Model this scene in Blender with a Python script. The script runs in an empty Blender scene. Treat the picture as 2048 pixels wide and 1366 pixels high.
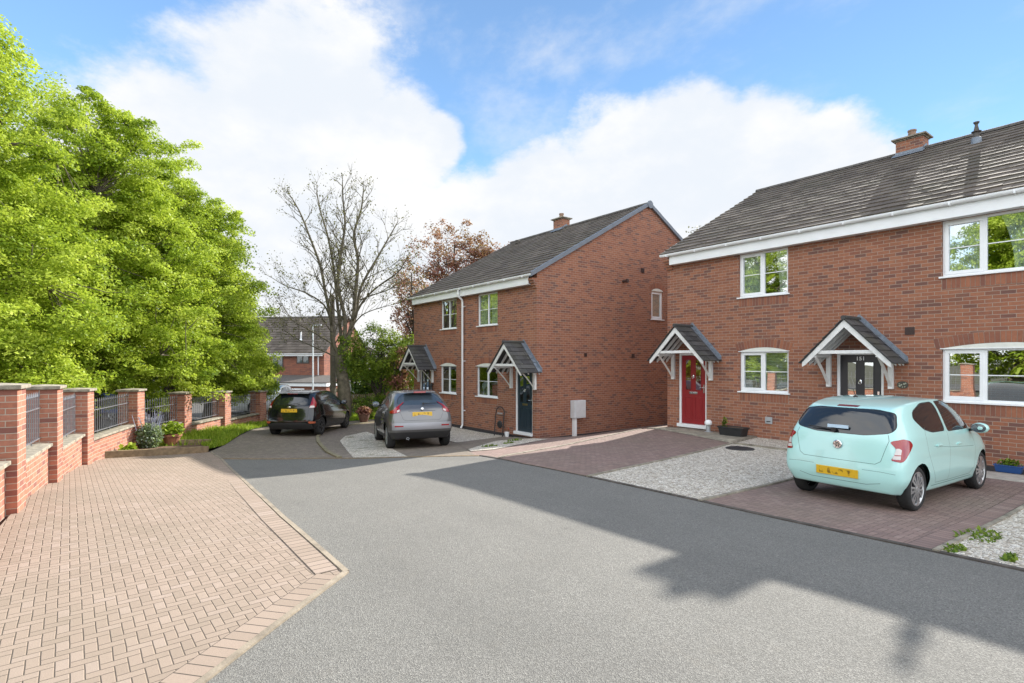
import bpy, bmesh, math, random
import numpy as np
from mathutils import Vector, Matrix
random.seed(7)
SC = bpy.context.scene
C = SC.collection
D = bpy.data
R = math.radians
ORG = {}

# ------------------------------------------------------------------ terrain
CP = np.array([(0.2,4.2,-1.85),(-.79,8.78,-1.835),(-.54,11.2,-1.94),(-.2,13.95,-2.115),(.76,16.94,-2.29),(8.6,2.5,-1.93),
 (11,3.5,-1.96),(13.5,8.5,-2.0),(13.5,3,-2.02),(11.06,13.28,-2.48),(17,13.28,-2.5),(11,20,-2.6),(2.06,19.27,-2.3),
 (3.5,21.5,-2.42),(5.2,23.7,-2.57),(5.2,19,-2.48),(6.9,13.3,-2.36),(9.5,26.6,-2.75),(9.3,9.6,-2.08),(3.0,11.3,-2.2),(6.1,9.2,-1.97),(12.8,10.1,-2.0),(13.0,12.6,-2.46),(16,10.6,-2.1),(13.5,-3,-1.9),(0,-3,-1.86),(4.5,3,-1.80),(6.2,1,-1.79),(4.4,.8,-1.75),(3.5,7.5,-1.87)])
def _tps():
    n = len(CP); P = CP[:, :2]
    d = np.linalg.norm(P[:, None]-P[None], axis=2)
    K = np.where(d > 0, d*d*np.log(d+1e-12), 0)+.2*np.eye(n)
    A = np.zeros((n+3, n+3)); A[:n, :n] = K; A[:n, n] = 1; A[:n, n+1:] = P; A[n, :n] = 1; A[n+1:, :n] = P.T
    return np.linalg.solve(A, np.r_[CP[:, 2], 0, 0, 0])
_W = _tps(); _n = len(CP)
def g(x, y):
    x = min(max(x, -8), 20); y = min(max(y, -8), 30)
    d = np.hypot(CP[:, 0]-x, CP[:, 1]-y)
    return float((_W[:_n]*np.where(d > 0, d*d*np.log(d+1e-12), 0)).sum()+_W[_n]+_W[_n+1]*x+_W[_n+2]*y)

# ------------------------------------------------------------------ mesh helper
class MB:
    def __init__(s): s.v = []; s.f = []; s.m = []; s.t = []
    def add(s, vs, fs, m=0, t=0.5):
        o = len(s.v); s.v += [tuple(q) for q in vs]
        for f in fs: s.f.append([i+o for i in f]); s.m.append(m); s.t.append(t)
        return s
    def box(s, a, b, m=0, t=.5):
        x0, y0, z0 = a; x1, y1, z1 = b
        x0, x1 = min(x0, x1), max(x0, x1); y0, y1 = min(y0, y1), max(y0, y1); z0, z1 = min(z0, z1), max(z0, z1)
        return s.add([(x0,y0,z0),(x1,y0,z0),(x1,y1,z0),(x0,y1,z0),(x0,y0,z1),(x1,y0,z1),(x1,y1,z1),(x0,y1,z1)],
              [(0,3,2,1),(4,5,6,7),(0,1,5,4),(1,2,6,5),(2,3,7,6),(3,0,4,7)], m, t)
    def obox(s, c, ax, ay, az, m=0, t=.5):
        c = Vector(c); ax = Vector(ax); ay = Vector(ay); az = Vector(az)
        vs = [c+i*ax+j*ay+k*az for k in (-1, 1) for (i, j) in ((-1,-1),(1,-1),(1,1),(-1,1))]
        return s.add(vs, [(0,3,2,1),(4,5,6,7),(0,1,5,4),(1,2,6,5),(2,3,7,6),(3,0,4,7)], m, t)
    def beam(s, p, q, w, h, up=(0,0,1), m=0, t=.5):
        p = Vector(p); q = Vector(q); d = q-p; L = d.length; d.normalize(); up = Vector(up)
        side = d.cross(up)
        if side.length < 1e-5: side = d.cross(Vector((1,0,0)))
        side.normalize(); u2 = side.cross(d).normalized()
        return s.obox((p+q)/2, d*L/2, side*w/2, u2*h/2, m, t)
    def prism(s, poly, vec, m=0, t=.5):
        n = len(poly); vec = Vector(vec); poly = [Vector(p) for p in poly]
        vs = poly+[p+vec for p in poly]
        fs = [list(range(n))[::-1], list(range(n, 2*n))]+[[i, (i+1) % n, n+(i+1) % n, n+i] for i in range(n)]
        return s.add(vs, fs, m, t)
    def tube(s, pts, r, n=8, m=0, t=.5, cap=True):
        pts = [Vector(p) for p in pts]; k = len(pts)
        rs = r if isinstance(r, (list, tuple)) else [r]*k
        vs = []; prev = None
        for i in range(k):
            d = (pts[min(i+1, k-1)]-pts[max(i-1, 0)])
            if d.length < 1e-9: d = Vector((0,0,1))
            d.normalize()
            if prev is None:
                a = d.cross(Vector((0,0,1)))
                if a.length < .05: a = d.cross(Vector((1,0,0)))
            else: a = prev-d*prev.dot(d)
            a.normalize(); prev = a; b = d.cross(a)
            for j in range(n):
                an = 2*math.pi*j/n
                vs.append(pts[i]+(a*math.cos(an)+b*math.sin(an))*rs[i])
        fs = [[i*n+j, i*n+(j+1) % n, (i+1)*n+(j+1) % n, (i+1)*n+j] for i in range(k-1) for j in range(n)]
        if cap: fs += [list(range(n))[::-1], list(range((k-1)*n, k*n))]
        return s.add(vs, fs, m, t)
    def lathe(s, prof, c, n=24, axis='z', m=0, t=.5, cap=True):
        vs = []; k = len(prof); c = Vector(c)
        for (r, h) in prof:
            for j in range(n):
                a = 2*math.pi*j/n; p, q = r*math.cos(a), r*math.sin(a)
                vs.append(c+Vector({'z': (p, q, h), 'y': (q, h, p), 'x': (h, p, q)}[axis]))
        fs = [[i*n+j, i*n+(j+1) % n, (i+1)*n+(j+1) % n, (i+1)*n+j] for i in range(k-1) for j in range(n)]
        if cap: fs += [list(range(n))[::-1], list(range((k-1)*n, k*n))]
        return s.add(vs, fs, m, t)
    def ball(s, c, r, nu=12, nv=8, m=0, t=.5):
        if not isinstance(r, (list, tuple)): r = (r, r, r)
        vs = []; c = Vector(c)
        for i in range(nv+1):
            th = math.pi*(.02+.96*i/nv)
            for j in range(nu):
                ph = 2*math.pi*j/nu
                vs.append(c+Vector((r[0]*math.sin(th)*math.cos(ph), r[1]*math.sin(th)*math.sin(ph), r[2]*math.cos(th))))
        fs = [[i*nu+j, (i+1)*nu+j, (i+1)*nu+(j+1) % nu, i*nu+(j+1) % nu] for i in range(nv) for j in range(nu)]
        fs += [list(range(nu)), list(range(nv*nu, (nv+1)*nu))[::-1]]
        return s.add(vs, fs, m, t)
    def build(s, name, mats, parent=None, loc=None, smooth=False, bevel=0, world=True, tint=False, recalc=False):
        if not isinstance(mats, (list, tuple)): mats = [mats]
        org = Vector((0,0,0))
        if world:
            if loc is not None: org = Vector(loc)
            elif parent is not None: org = ORG.get(parent, Vector((0,0,0)))
        me = D.meshes.new(name)
        me.from_pydata([(a-org.x, b-org.y, c-org.z) for a, b, c in s.v], [], s.f)
        for m in mats: me.materials.append(m)
        if len(mats) > 1: me.polygons.foreach_set('material_index', s.m)
        if tint:
            at = me.attributes.new('tint', 'FLOAT', 'FACE'); at.data.foreach_set('value', s.t)
        if smooth: me.polygons.foreach_set('use_smooth', [True]*len(me.polygons))
        if recalc:
            bm = bmesh.new(); bm.from_mesh(me); bmesh.ops.recalc_face_normals(bm, faces=bm.faces); bm.to_mesh(me); bm.free()
        o = D.objects.new(name, me); C.objects.link(o)
        if parent is not None: o.parent = parent
        if loc is not None:
            o.location = loc
            ORG[o] = Vector(loc)
        else: ORG[o] = org
        if bevel:
            b = o.modifiers.new('edge', 'BEVEL'); b.width = bevel; b.segments = 2; b.limit_method = 'ANGLE'; b.angle_limit = R(40)
        return o

def tag(o, label=None, cat=None, group=None, kind=None):
    if label: o['label'] = label
    if cat: o['category'] = cat
    if group: o['group'] = group
    if kind: o['kind'] = kind
    return o
def empty(name, loc, label=None, cat=None, group=None, rz=0):
    o = D.objects.new(name, None); C.objects.link(o); o.location = loc; o.rotation_euler = (0, 0, rz)
    o.empty_display_size = .2
    ORG[o] = Vector(loc); tag(o, label, cat, group); return o

# ------------------------------------------------------------------ node helper
class NT:
    def __init__(s, nt): s.nt = nt; nt.nodes.clear()
    def n(s, typ, inp=None, **at):
        nd = s.nt.nodes.new(typ)
        for k, v in at.items(): setattr(nd, k, v)
        for k, v in (inp or {}).items(): s.set(nd, k, v)
        return nd
    def set(s, nd, k, v):
        so = nd.inputs[k]
        if isinstance(v, bpy.types.NodeSocket): s.nt.links.new(v, so)
        elif isinstance(v, tuple) and len(v) == 3 and so.type == 'RGBA': so.default_value = (*v, 1)
        else: so.default_value = v
    def m(s, op, a, b=None, c=None, clamp=False):
        nd = s.n('ShaderNodeMath', operation=op, use_clamp=clamp); s.set(nd, 0, a)
        if b is not None: s.set(nd, 1, b)
        if c is not None: s.set(nd, 2, c)
        return nd.outputs[0]
    def mix(s, f, a, b, bt='MIX'):
        nd = s.n('ShaderNodeMix', data_type='RGBA', blend_type=bt); s.set(nd, 0, f); s.set(nd, 6, a); s.set(nd, 7, b); return nd.outputs[2]
    def fmix(s, f, a, b):
        nd = s.n('ShaderNodeMix', data_type='FLOAT'); s.set(nd, 0, f); s.set(nd, 2, a); s.set(nd, 3, b); return nd.outputs[0]
    def ramp(s, f, st, interp='LINEAR'):
        nd = s.n('ShaderNodeValToRGB'); r = nd.color_ramp; r.interpolation = interp
        while len(r.elements) < len(st): r.elements.new(.5)
        for e, (p, c) in zip(r.elements, st):
            e.position = p; e.color = (*c, 1) if isinstance(c, tuple) else (c, c, c, 1)
        s.set(nd, 0, f); return nd.outputs[0]
    def rng(s, v, a, b, c=0., d=1., t='SMOOTHSTEP'):
        nd = s.n('ShaderNodeMapRange', interpolation_type=t, clamp=True) if t != 'LINEAR' else s.n('ShaderNodeMapRange', clamp=True)
        for i, q in enumerate((v, a, b, c, d)): s.set(nd, i, q)
        return nd.outputs[0]
    def noise(s, vec, sc, det=3., ro=.55, out=0):
        nd = s.n('ShaderNodeTexNoise'); 
        if vec is not None: s.set(nd, 'Vector', vec)
        s.set(nd, 'Scale', sc); s.set(nd, 'Detail', det); s.set(nd, 'Roughness', ro); return nd.outputs[out]
    def voro(s, vec, sc, feature='F1', out='Distance'):
        nd = s.n('ShaderNodeTexVoronoi', feature=feature); s.set(nd, 'Vector', vec); s.set(nd, 'Scale', sc); return nd.outputs[out]
    def sep(s, v): nd = s.n('ShaderNodeSeparateXYZ'); s.set(nd, 0, v); return nd.outputs
    def comb(s, x, y, z=0.): nd = s.n('ShaderNodeCombineXYZ'); s.set(nd, 0, x); s.set(nd, 1, y); s.set(nd, 2, z); return nd.outputs[0]
    def coord(s, w='Object'): return s.n('ShaderNodeTexCoord').outputs[w]
    def attr(s, name, out='Fac'): return s.n('ShaderNodeAttribute', attribute_name=name).outputs[out]
    def bump(s, h, st=.5, d=.01): nd = s.n('ShaderNodeBump'); s.set(nd, 'Height', h); s.set(nd, 'Strength', st); s.set(nd, 'Distance', d); return nd.outputs[0]
    def bsdf(s, **k):
        nd = s.n('ShaderNodeBsdfPrincipled')
        for a, v in k.items(): s.set(nd, a.replace('_', ' '), v)
        return nd.outputs[0]
    def out(s, sh): o = s.n('ShaderNodeOutputMaterial'); s.nt.links.new(sh, o.inputs[0])
def newmat(name):
    m = D.materials.new(name); m.use_nodes = True; return m, NT(m.node_tree)

def simple(name, col, rough=.5, metal=0., var=0., vs=6., spec=.5, coat=0., bump=0., bs=60., **kw):
    m, t = newmat(name); c = col
    if var:
        n = t.noise(t.coord(), vs, 4., .6)
        c = t.mix(t.rng(n, .3, .7, t='LINEAR'), tuple(q*(1-var) for q in col), tuple(min(1, q*(1+var)) for q in col))
    k = dict(Base_Color=c, Roughness=rough, Metallic=metal)
    b = t.bsdf(**k)
    nd = b.node; nd.inputs['Specular IOR Level'].default_value = spec
    if coat: nd.inputs['Coat Weight'].default_value = coat; nd.inputs['Coat Roughness'].default_value = .03
    for a, v in kw.items(): t.set(nd, a.replace('_', ' '), v)
    if bump: t.set(nd, 'Normal', t.bump(t.noise(t.coord(), bs, 3.), bump, .01))
    t.out(b); return m

M = {}
# --- brickwork
def brickmat(name, ramp, mortar=(.40,.30,.235), dirt=.2):
    m, t = newmat(name)
    p = t.sep(t.coord('Object')); nn = t.sep(t.coord('Normal'))
    f = t.m('GREATER_THAN', t.m('ABSOLUTE', nn[0]), .7)
    u = t.fmix(f, p[0], p[1])
    up = t.m('GREATER_THAN', t.m('ABSOLUTE', nn[2]), .7)
    w = t.fmix(up, p[2], p[1])
    vec = t.comb(u, w)
    wob = t.noise(t.coord('Object'), 9., 2.)
    vec = t.n('ShaderNodeVectorMath', {0: vec, 1: t.comb(t.m('MULTIPLY', t.m('SUBTRACT', wob, .5), .006), t.m('MULTIPLY', t.m('SUBTRACT', wob, .5), .006))}, operation='ADD').outputs[0]
    b = t.n('ShaderNodeTexBrick', {'Vector': vec, 'Color1': (0,0,0), 'Color2': (1,1,1), 'Mortar': (0,0,0), 'Scale': 1., 'Mortar Size': .0055, 'Mortar Smooth': .15, 'Bias': 0., 'Brick Width': .225, 'Row Height': .075})
    b.offset = .5
    col = t.ramp(b.outputs[0], ramp)
    n1 = t.noise(t.coord('Object'), 14., 4., .65)
    col = t.mix(t.rng(n1, .40, .75, t='LINEAR'), col, t.mix(.40, col, (.115,.06,.055)))
    n2 = t.noise(t.coord('Object'), .7, 3., .6)
    col = t.mix(t.rng(n2, .35, .7, 0., dirt, t='LINEAR'), col, (.16,.075,.04))
    st = t.n('ShaderNodeVectorMath', {0: t.coord('Object'), 1: (2.2, 2.2, .35)}, operation='MULTIPLY').outputs[0]
    n3 = t.noise(st, 1.6, 4., .65)
    col = t.mix(t.rng(n3, .52, .78, 0., .30, t='LINEAR'), col, (.20,.125,.085))
    col = t.mix(t.rng(n3, .46, .24, 0., .22, t='LINEAR'), col, (.13,.06,.045))
    mo = t.mix(t.noise(t.coord('Object'), 20., 3.), tuple(q*.75 for q in mortar), mortar)
    col = t.mix(b.outputs[1], col, mo)
    h = t.m('ADD', t.m('MULTIPLY', b.outputs[1], -1.), t.m('MULTIPLY', t.noise(t.coord('Object'), 90., 3.), .35))
    t.out(t.bsdf(Base_Color=col, Roughness=.9, Normal=t.bump(h, .6, .006)))
    return m
M['brick'] = brickmat('house_brick', [(0,(.155,.075,.060)),(.14,(.20,.083,.058)),(.24,(.272,.102,.060)),(.6,(.315,.119,.064)),(1,(.365,.148,.082))])
M['brick_wall'] = brickmat('garden_brick', [(0,(.22,.09,.075)),(.2,(.30,.11,.075)),(.5,(.40,.155,.095)),(1,(.46,.19,.125))], mortar=(.46,.38,.31))
M['brick_far'] = brickmat('far_brick', [(0,(.14,.05,.04)),(.3,(.22,.07,.045)),(1,(.32,.11,.06))], mortar=(.25,.17,.13))
def tintmat(name, ramp, rough=.85, bump=.3, bs=50., spots=None, dirt=None):
    m, t = newmat(name)
    col = t.ramp(t.attr('tint'), ramp)
    n = t.noise(t.coord(), 18., 4., .65)
    col = t.mix(t.rng(n, .3, .75, 0., .5, t='LINEAR'), col, t.mix(.5, col, (.02,.015,.012)))
    if spots:
        s1 = t.noise(t.coord(), 26., 2., .7); s2 = t.noise(t.coord(), 2.2, 3., .6)
        col = t.mix(t.m('MULTIPLY', t.rng(s1, .60, .68), t.rng(s2, .42, .62)), col, spots)
    if dirt:
        s2 = t.noise(t.coord(), 1.3, 3., .6)
        col = t.mix(t.rng(s2, .45, .7, 0, .6), col, dirt)
    t.out(t.bsdf(Base_Color=col, Roughness=rough, Normal=t.bump(t.noise(t.coord(), bs, 3.), bump, .004)))
    return m
M['soldier'] = tintmat('soldier_brick', [(0,(.20,.08,.056)),(.3,(.265,.10,.06)),(1,(.35,.135,.072))])
M['mortar'] = simple('mortar', (.28,.21,.165), .95, var=.2, vs=20.)
M['dpc'] = simple('engineering_brick', (.035,.032,.036), .7, var=.4, vs=12.)
M['tile'] = tintmat('roof_tile', [(0,(.085,.066,.051)),(.5,(.118,.094,.074)),(1,(.16,.13,.103))], spots=(.30,.27,.20), dirt=(.085,.075,.05))
M['ridge'] = simple('ridge_tile', (.10,.09,.08), .9, var=.35, vs=9., bump=.4)
M['slate'] = tintmat('porch_tile', [(0,(.040,.040,.042)),(.5,(.062,.062,.064)),(1,(.095,.093,.092))], spots=(.2,.19,.15), dirt=(.07,.07,.05))
M['white'] = simple('white_upvc', (.80,.81,.82), .35, var=.04, vs=3.)
M['whitewood'] = simple('white_painted_timber', (.72,.72,.71), .55, var=.09, vs=8., bump=.1)
M['cream'] = simple('cream_panel', (.66,.66,.60), .5, var=.08, vs=5.)
M['lead'] = simple('lead_flashing', (.19,.22,.26), .55, .3, var=.25, vs=14., bump=.5, bs=25.)
M['verge'] = simple('dry_verge', (.16,.18,.21), .6, var=.1, vs=6.)
M['pot_clay'] = simple('chimney_clay', (.26,.17,.12), .85, var=.3, vs=10.)
M['stone'] = simple('weathered_concrete', (.27,.24,.19), .95, var=.42, vs=7., bump=.6, bs=70.)
M['old_edging'] = simple('old_edging_brick', (.085,.072,.062), .95, var=.4, vs=7.)
M['edging'] = simple('drive_edging_stone', (.27,.225,.17), .95, var=.3, vs=5., bump=.5, bs=60.)
M['stone2'] = simple('pale_slab', (.40,.36,.31), .95, var=.18, vs=8., bump=.4, bs=90.)
M['black'] = simple('black_plastic', (.02,.02,.022), .5, var=.2)
M['dark'] = simple('dark_opening', (.012,.011,.011), .9)
M['ventbrown'] = simple('brown_vent', (.055,.03,.025), .6)
M['red'] = simple('red_door_paint', (.24,.016,.02), .35, var=.06, vs=3.)
M['navy'] = simple('navy_door_paint', (.018,.033,.045), .35, var=.08, vs=3.)
M['blackdoor'] = simple('black_door_paint', (.018,.018,.024), .35, var=.08, vs=3.)
M['chrome'] = simple('chrome', (.75,.75,.76), .18, 1.)
M['brass'] = simple('brass', (.6,.48,.25), .3, 1.)
M['grey_metal'] = simple('galvanised_metal', (.42,.44,.46), .5, .4, var=.12)
M['meter'] = simple('meter_box_plastic', (.58,.59,.60), .5, var=.06)
M['rail'] = simple('railing_paint', (.20,.20,.22), .32, .2, var=.15)
M['timber'] = simple('old_sleeper_timber', (.20,.145,.085), .9, var=.35, vs=9., bump=.5, bs=30.)
M['terracotta'] = simple('terracotta', (.27,.11,.06), .8, var=.25, vs=9.)
M['wicker'] = simple('rust_pot', (.13,.065,.045), .8, var=.3, vs=14., bump=.5)
M['soil'] = simple('bark_mulch', (.13,.075,.045), 1., var=.6, vs=30., bump=1., bs=45.)
M['curtain'] = simple('net_curtain', (.75,.77,.74), .9, var=.08, vs=12.)
M['blind'] = simple('venetian_slat', (.72,.73,.70), .6)
M['bluepot'] = simple('blue_trough', (.02,.07,.22), .45)
M['pole'] = simple('weathered_pole', (.17,.145,.12), .85, var=.3, vs=5.)
M['postpaint'] = simple('pale_lamp_post', (.60,.63,.63), .5, var=.1)
M['garage'] = simple('brown_garage_door', (.05,.032,.024), .6)
M['render'] = simple('pale_render', (.70,.69,.66), .9, var=.06)
M['pale_roof'] = simple('pale_flat_roof', (.62,.60,.57), .8, var=.1)
M['fence_wood'] = simple('picket_timber', (.22,.17,.11), .9, var=.3, vs=8.)
M['rubber'] = simple('tyre_rubber', (.018,.018,.018), .85, var=.2, vs=20.)
M['rim'] = simple('alloy_wheel', (.48,.49,.50), .3, .8, var=.06)
M['rimdark'] = simple('dark_alloy_wheel', (.06,.06,.065), .35, .6)
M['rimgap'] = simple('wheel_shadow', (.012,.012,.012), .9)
M['trim'] = simple('black_trim', (.012,.012,.013), .45)
M['plasticgrey'] = simple('bumper_plastic', (.028,.028,.03), .6, var=.1)
M['autoglass'] = simple('tinted_car_glass', (.010,.013,.016), .03, spec=.9)
M['autoglass2'] = simple('pale_car_glass', (.045,.06,.075), .04, spec=1.)
M['lampred'] = simple('red_lamp_lens', (.30,.004,.008), .12, spec=.7, coat=.6)
M['lampamber'] = simple('amber_lamp_lens', (.45,.11,.05), .15, coat=.5)
M['lampclear'] = simple('clear_lamp_lens', (.60,.55,.53), .12, coat=.5)
M['paint_mint'] = simple('mint_car_paint', (.43,.715,.68), .30, coat=1., spec=.5, var=.02, vs=2.)
M['paint_black'] = simple('black_car_paint', (.004,.005,.007), .12, coat=.6)
M['paint_grey'] = simple('metallic_grey_paint', (.15,.15,.153), .32, .65, coat=1.)
M['paint_silver'] = simple('silver_bumper', (.33,.33,.355), .4, .5)
M['paint_white'] = simple('white_car_paint', (.72,.74,.76), .3, coat=1.)
M['paint_blue'] = simple('dark_teal_paint', (.02,.045,.06), .3, coat=1.)
M['skip_blue'] = simple('blue_van_paint', (.02,.06,.20), .45)
def platemat():
    m, t = newmat('yellow_number_plate')
    p = t.sep(t.coord('Object'))
    n = t.noise(t.comb(t.m('MULTIPLY', p[1], 1.), t.m('MULTIPLY', p[2], .6)), 16., 2., .5)
    inner = t.m('LESS_THAN', t.m('ABSOLUTE', p[2]), .036)
    iny = t.m('LESS_THAN', t.m('ABSOLUTE', p[1]), .22)
    f = t.m('MULTIPLY', t.m('MULTIPLY', inner, iny), t.rng(n, .50, .66, 0., .8))
    t.out(t.bsdf(Base_Color=t.mix(f, (.66,.40,.02), (.10,.055,.01)), Roughness=.35)); return m
M['plate'] = platemat()
# --- window glass: part mirror, part see-through
def glassmat(name, refl, tint=(.85,.9,.88)):
    m, t = newmat(name)
    lw = t.n('ShaderNodeFresnel', {'IOR': 1.5}).outputs[0]
    f = t.m('ADD', t.m('MULTIPLY', lw, 1.2), refl, clamp=True)
    f = t.m('MULTIPLY', f, t.m('SUBTRACT', 1., t.n('ShaderNodeNewGeometry').outputs['Backfacing']))
    gl = t.n('ShaderNodeBsdfGlossy', {'Color': (.95,.98,.97), 'Roughness': .004}).outputs[0]
    nz = t.noise(t.coord(), 1.3, 1.)
    t.set(gl.node, 'Normal', t.bump(nz, .12, .03))
    tr = t.n('ShaderNodeBsdfTransparent', {'Color': tint}).outputs[0]
    mx = t.n('ShaderNodeMixShader', {0: f, 1: tr, 2: gl}).outputs[0]
    t.out(mx); return m
M['glass'] = glassmat('window_glass', .42)
M['doorglass'] = glassmat('door_glass', .40, (.6,.6,.5))
# --- foliage
def leafmat(name, ramp, trans=.45, rough=.5):
    m, t = newmat(name)
    col = t.ramp(t.attr('tint'), ramp)
    d = t.bsdf(Base_Color=col, Roughness=rough); d.node.inputs['Specular IOR Level'].default_value = .25
    tr = t.n('ShaderNodeBsdfTranslucent', {'Color': t.mix(.3, col, (.34,.38,.04), 'MIX')}).outputs[0]
    t.out(t.n('ShaderNodeMixShader', {0: trans, 1: d, 2: tr}).outputs[0]); return m
M['lime'] = leafmat('lime_leaf', [(0,(.17,.27,.022)),(.45,(.36,.48,.04)),(1,(.57,.67,.10))], .48)
M['green'] = leafmat('bush_leaf', [(0,(.06,.12,.015)),(.5,(.13,.22,.022)),(1,(.26,.34,.04))])
M['copper'] = leafmat('copper_leaf', [(0,(.14,.055,.05)),(.5,(.28,.11,.095)),(1,(.45,.21,.17))], .45)
M['bud'] = leafmat('bud_leaf', [(0,(.06,.055,.03)),(.6,(.10,.10,.04)),(1,(.17,.16,.06))], .3)
M['grass'] = leafmat('grass_blade', [(0,(.12,.22,.015)),(.5,(.24,.36,.025)),(1,(.42,.50,.07))], .4)
M['lavender'] = leafmat('lavender_leaf', [(0,(.12,.19,.08)),(.6,(.24,.32,.14)),(1,(.40,.46,.42))], .3)
M['hedge'] = leafmat('hedge_leaf', [(0,(.03,.06,.012)),(.5,(.05,.10,.015)),(1,(.10,.15,.02))], .35)
M['flowerred'] = simple('red_petal', (.5,.05,.03), .6)
M['bark'] = simple('tree_bark', (.12,.10,.075), .95, var=.45, vs=9., bump=.8, bs=30.)
M['bark_green'] = simple('mossy_bark', (.115,.10,.07), .95, var=.45, vs=7., bump=.8, bs=25.)
M['bark_dark'] = simple('dark_bark', (.05,.038,.03), .95, var=.4, vs=9.)

# --- ground surfaces
def asphalt(name, a, b, big=.18):
    m, t = newmat(name); co = t.coord()
    v = t.n('ShaderNodeTexVoronoi', feature='F1'); t.set(v, 'Vector', co); t.set(v, 'Scale', 140.)
    r = t.sep(v.outputs['Color'])[0]
    col = t.ramp(r, [(0, tuple(q*.75 for q in a)), (.4, a), (.8, b), (1, tuple(min(1, q*1.25) for q in b))])
    n = t.noise(co, 1.1, 5., .65); n2 = t.noise(co, 7., 4., .6)
    col = t.mix(t.rng(n, .35, .7, 0., big*2, t='LINEAR'), col, t.mix(.5, col, tuple(q*.5 for q in a)))
    col = t.mix(t.rng(n2, .55, .8, 0., .35, t='LINEAR'), col, (.19,.175,.15))
    st = t.n('ShaderNodeVectorMath', {0: co, 1: (1.6, .22, 1.)}, operation='MULTIPLY').outputs[0]
    col = t.mix(t.rng(t.noise(st, .9, 3., .6), .42, .66, 0., .22), col, t.mix(.55, col, (.06,.058,.055)))
    sp = t.noise(co, .55, 5., .7)
    col = t.mix(t.rng(sp, .63, .70, 0., .28), col, (.07,.066,.06))
    h = t.m('ADD', v.outputs['Distance'], t.m('MULTIPLY', t.noise(co, 40., 3.), .4))
    t.out(t.bsdf(Base_Color=col, Roughness=.92, Normal=t.bump(h, .55, .008))); return m
M['asphalt'] = asphalt('road_asphalt', (.158,.152,.138), (.215,.207,.188))
M['carpark'] = asphalt('carpark_asphalt', (.09,.085,.08), (.15,.14,.125))
def herring(name, ang, ramp, w=.070, joint=.055, dirt=(.19,.16,.115), jcol=(.115,.09,.068), moss=.0):
    m, t = newmat(name); p = t.sep(t.coord()); ca, sa = math.cos(ang), math.sin(ang)
    wb = t.m('MULTIPLY', t.m('SUBTRACT', t.noise(t.coord(), 3., 2.), .5), .012)
    X = t.m('DIVIDE', t.m('ADD', t.m('ADD', t.m('MULTIPLY', p[0], ca), t.m('MULTIPLY', p[1], sa)), wb), w)
    Y = t.m('DIVIDE', t.m('ADD', t.m('SUBTRACT', t.m('MULTIPLY', p[1], ca), t.m('MULTIPLY', p[0], sa)), wb), w)
    i = t.m('FLOOR', X); j = t.m('FLOOR', Y); fx = t.m('SUBTRACT', X, i); fy = t.m('SUBTRACT', Y, j)
    k = t.m('FLOORED_MODULO', t.m('SUBTRACT', i, j), 4.)
    eq = lambda q: t.m('COMPARE', k, q, .1)
    h = t.m('LESS_THAN', k, 1.5)
    ifx = t.m('SUBTRACT', 1., fx); ify = t.m('SUBTRACT', 1., fy)
    dx = t.m('MINIMUM', fx, ifx); dy = t.m('MINIMUM', fy, ify)
    endh = t.fmix(eq(0.), ifx, fx); endv = t.fmix(eq(3.), ify, fy)
    d = t.fmix(h, t.m('MINIMUM', dx, endv), t.m('MINIMUM', dy, endh))
    bi = t.m('SUBTRACT', i, t.m('MULTIPLY', h, k)); bj = t.m('SUBTRACT', j, eq(2.))
    wn = t.n('ShaderNodeTexWhiteNoise', {'Vector': t.comb(bi, bj, h)}, noise_dimensions='3D').outputs[0]
    col = t.ramp(wn, ramp)
    co = t.coord(); fine = t.noise(co, 120., 3., .7); big = t.noise(co, .9, 4., .6)
    col = t.mix(t.rng(fine, .3, .75, 0., .45, t='LINEAR'), col, t.mix(.5, col, (.02,.018,.015)))
    col = t.mix(t.rng(big, .4, .75, 0., .4, t='LINEAR'), col, dirt)
    jf = t.m('SUBTRACT', 1., t.rng(d, joint*.35, joint))
    jm = t.mix(t.rng(t.noise(co, 6., 3.), .4, .65), jcol, (.10,.09,.045)) if moss else jcol
    col = t.mix(jf, col, jm)
    hh = t.m('ADD', t.rng(d, 0., joint*1.6), t.m('MULTIPLY', fine, .18))
    t.out(t.bsdf(Base_Color=col, Roughness=.92, Normal=t.bump(hh, .7, .008))); return m
pink = [(0,(.305,.235,.182)),(.4,(.335,.256,.20)),(.8,(.355,.273,.215)),(1,(.375,.292,.238))]
rose = [(0,(.225,.155,.138)),(.4,(.265,.178,.155)),(.75,(.29,.198,.172)),(1,(.32,.228,.20))]
drab = [(0,(.19,.155,.128)),(.5,(.23,.188,.155)),(1,(.275,.225,.185))]
M['pav_left'] = herring('left_drive_pavers', R(2), pink)
M['pav_right'] = herring('house_drive_pavers', R(0), rose)
M['pav_lane'] = herring('lane_pavers', R(0), drab, dirt=(.16,.14,.09), moss=1)
def soldierpav(name, ramp):
    m, t = newmat(name); uv = t.n('ShaderNodeUVMap').outputs[0]
    b = t.n('ShaderNodeTexBrick', {'Vector': uv, 'Color1': (0,0,0), 'Color2': (1,1,1), 'Mortar': (0,0,0), 'Scale': 1., 'Mortar Size': .0045, 'Mortar Smooth': .2, 'Bias': 0., 'Brick Width': .1, 'Row Height': .2})
    b.offset = 0.
    fine = t.noise(t.coord(), 120., 3., .7)
    col = t.ramp(b.outputs[0], ramp); col = t.mix(t.rng(fine, .3, .75, 0., .45, t='LINEAR'), col, t.mix(.5, col, (.02,.018,.015)))
    col = t.mix(b.outputs[1], col, (.055,.045,.036))
    t.out(t.bsdf(Base_Color=col, Roughness=.92, Normal=t.bump(t.m('SUBTRACT', t.m('MULTIPLY', fine, .2), b.outputs[1]), .7, .008))); return m
M['pav_border'] = soldierpav('border_pavers', pink)
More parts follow.
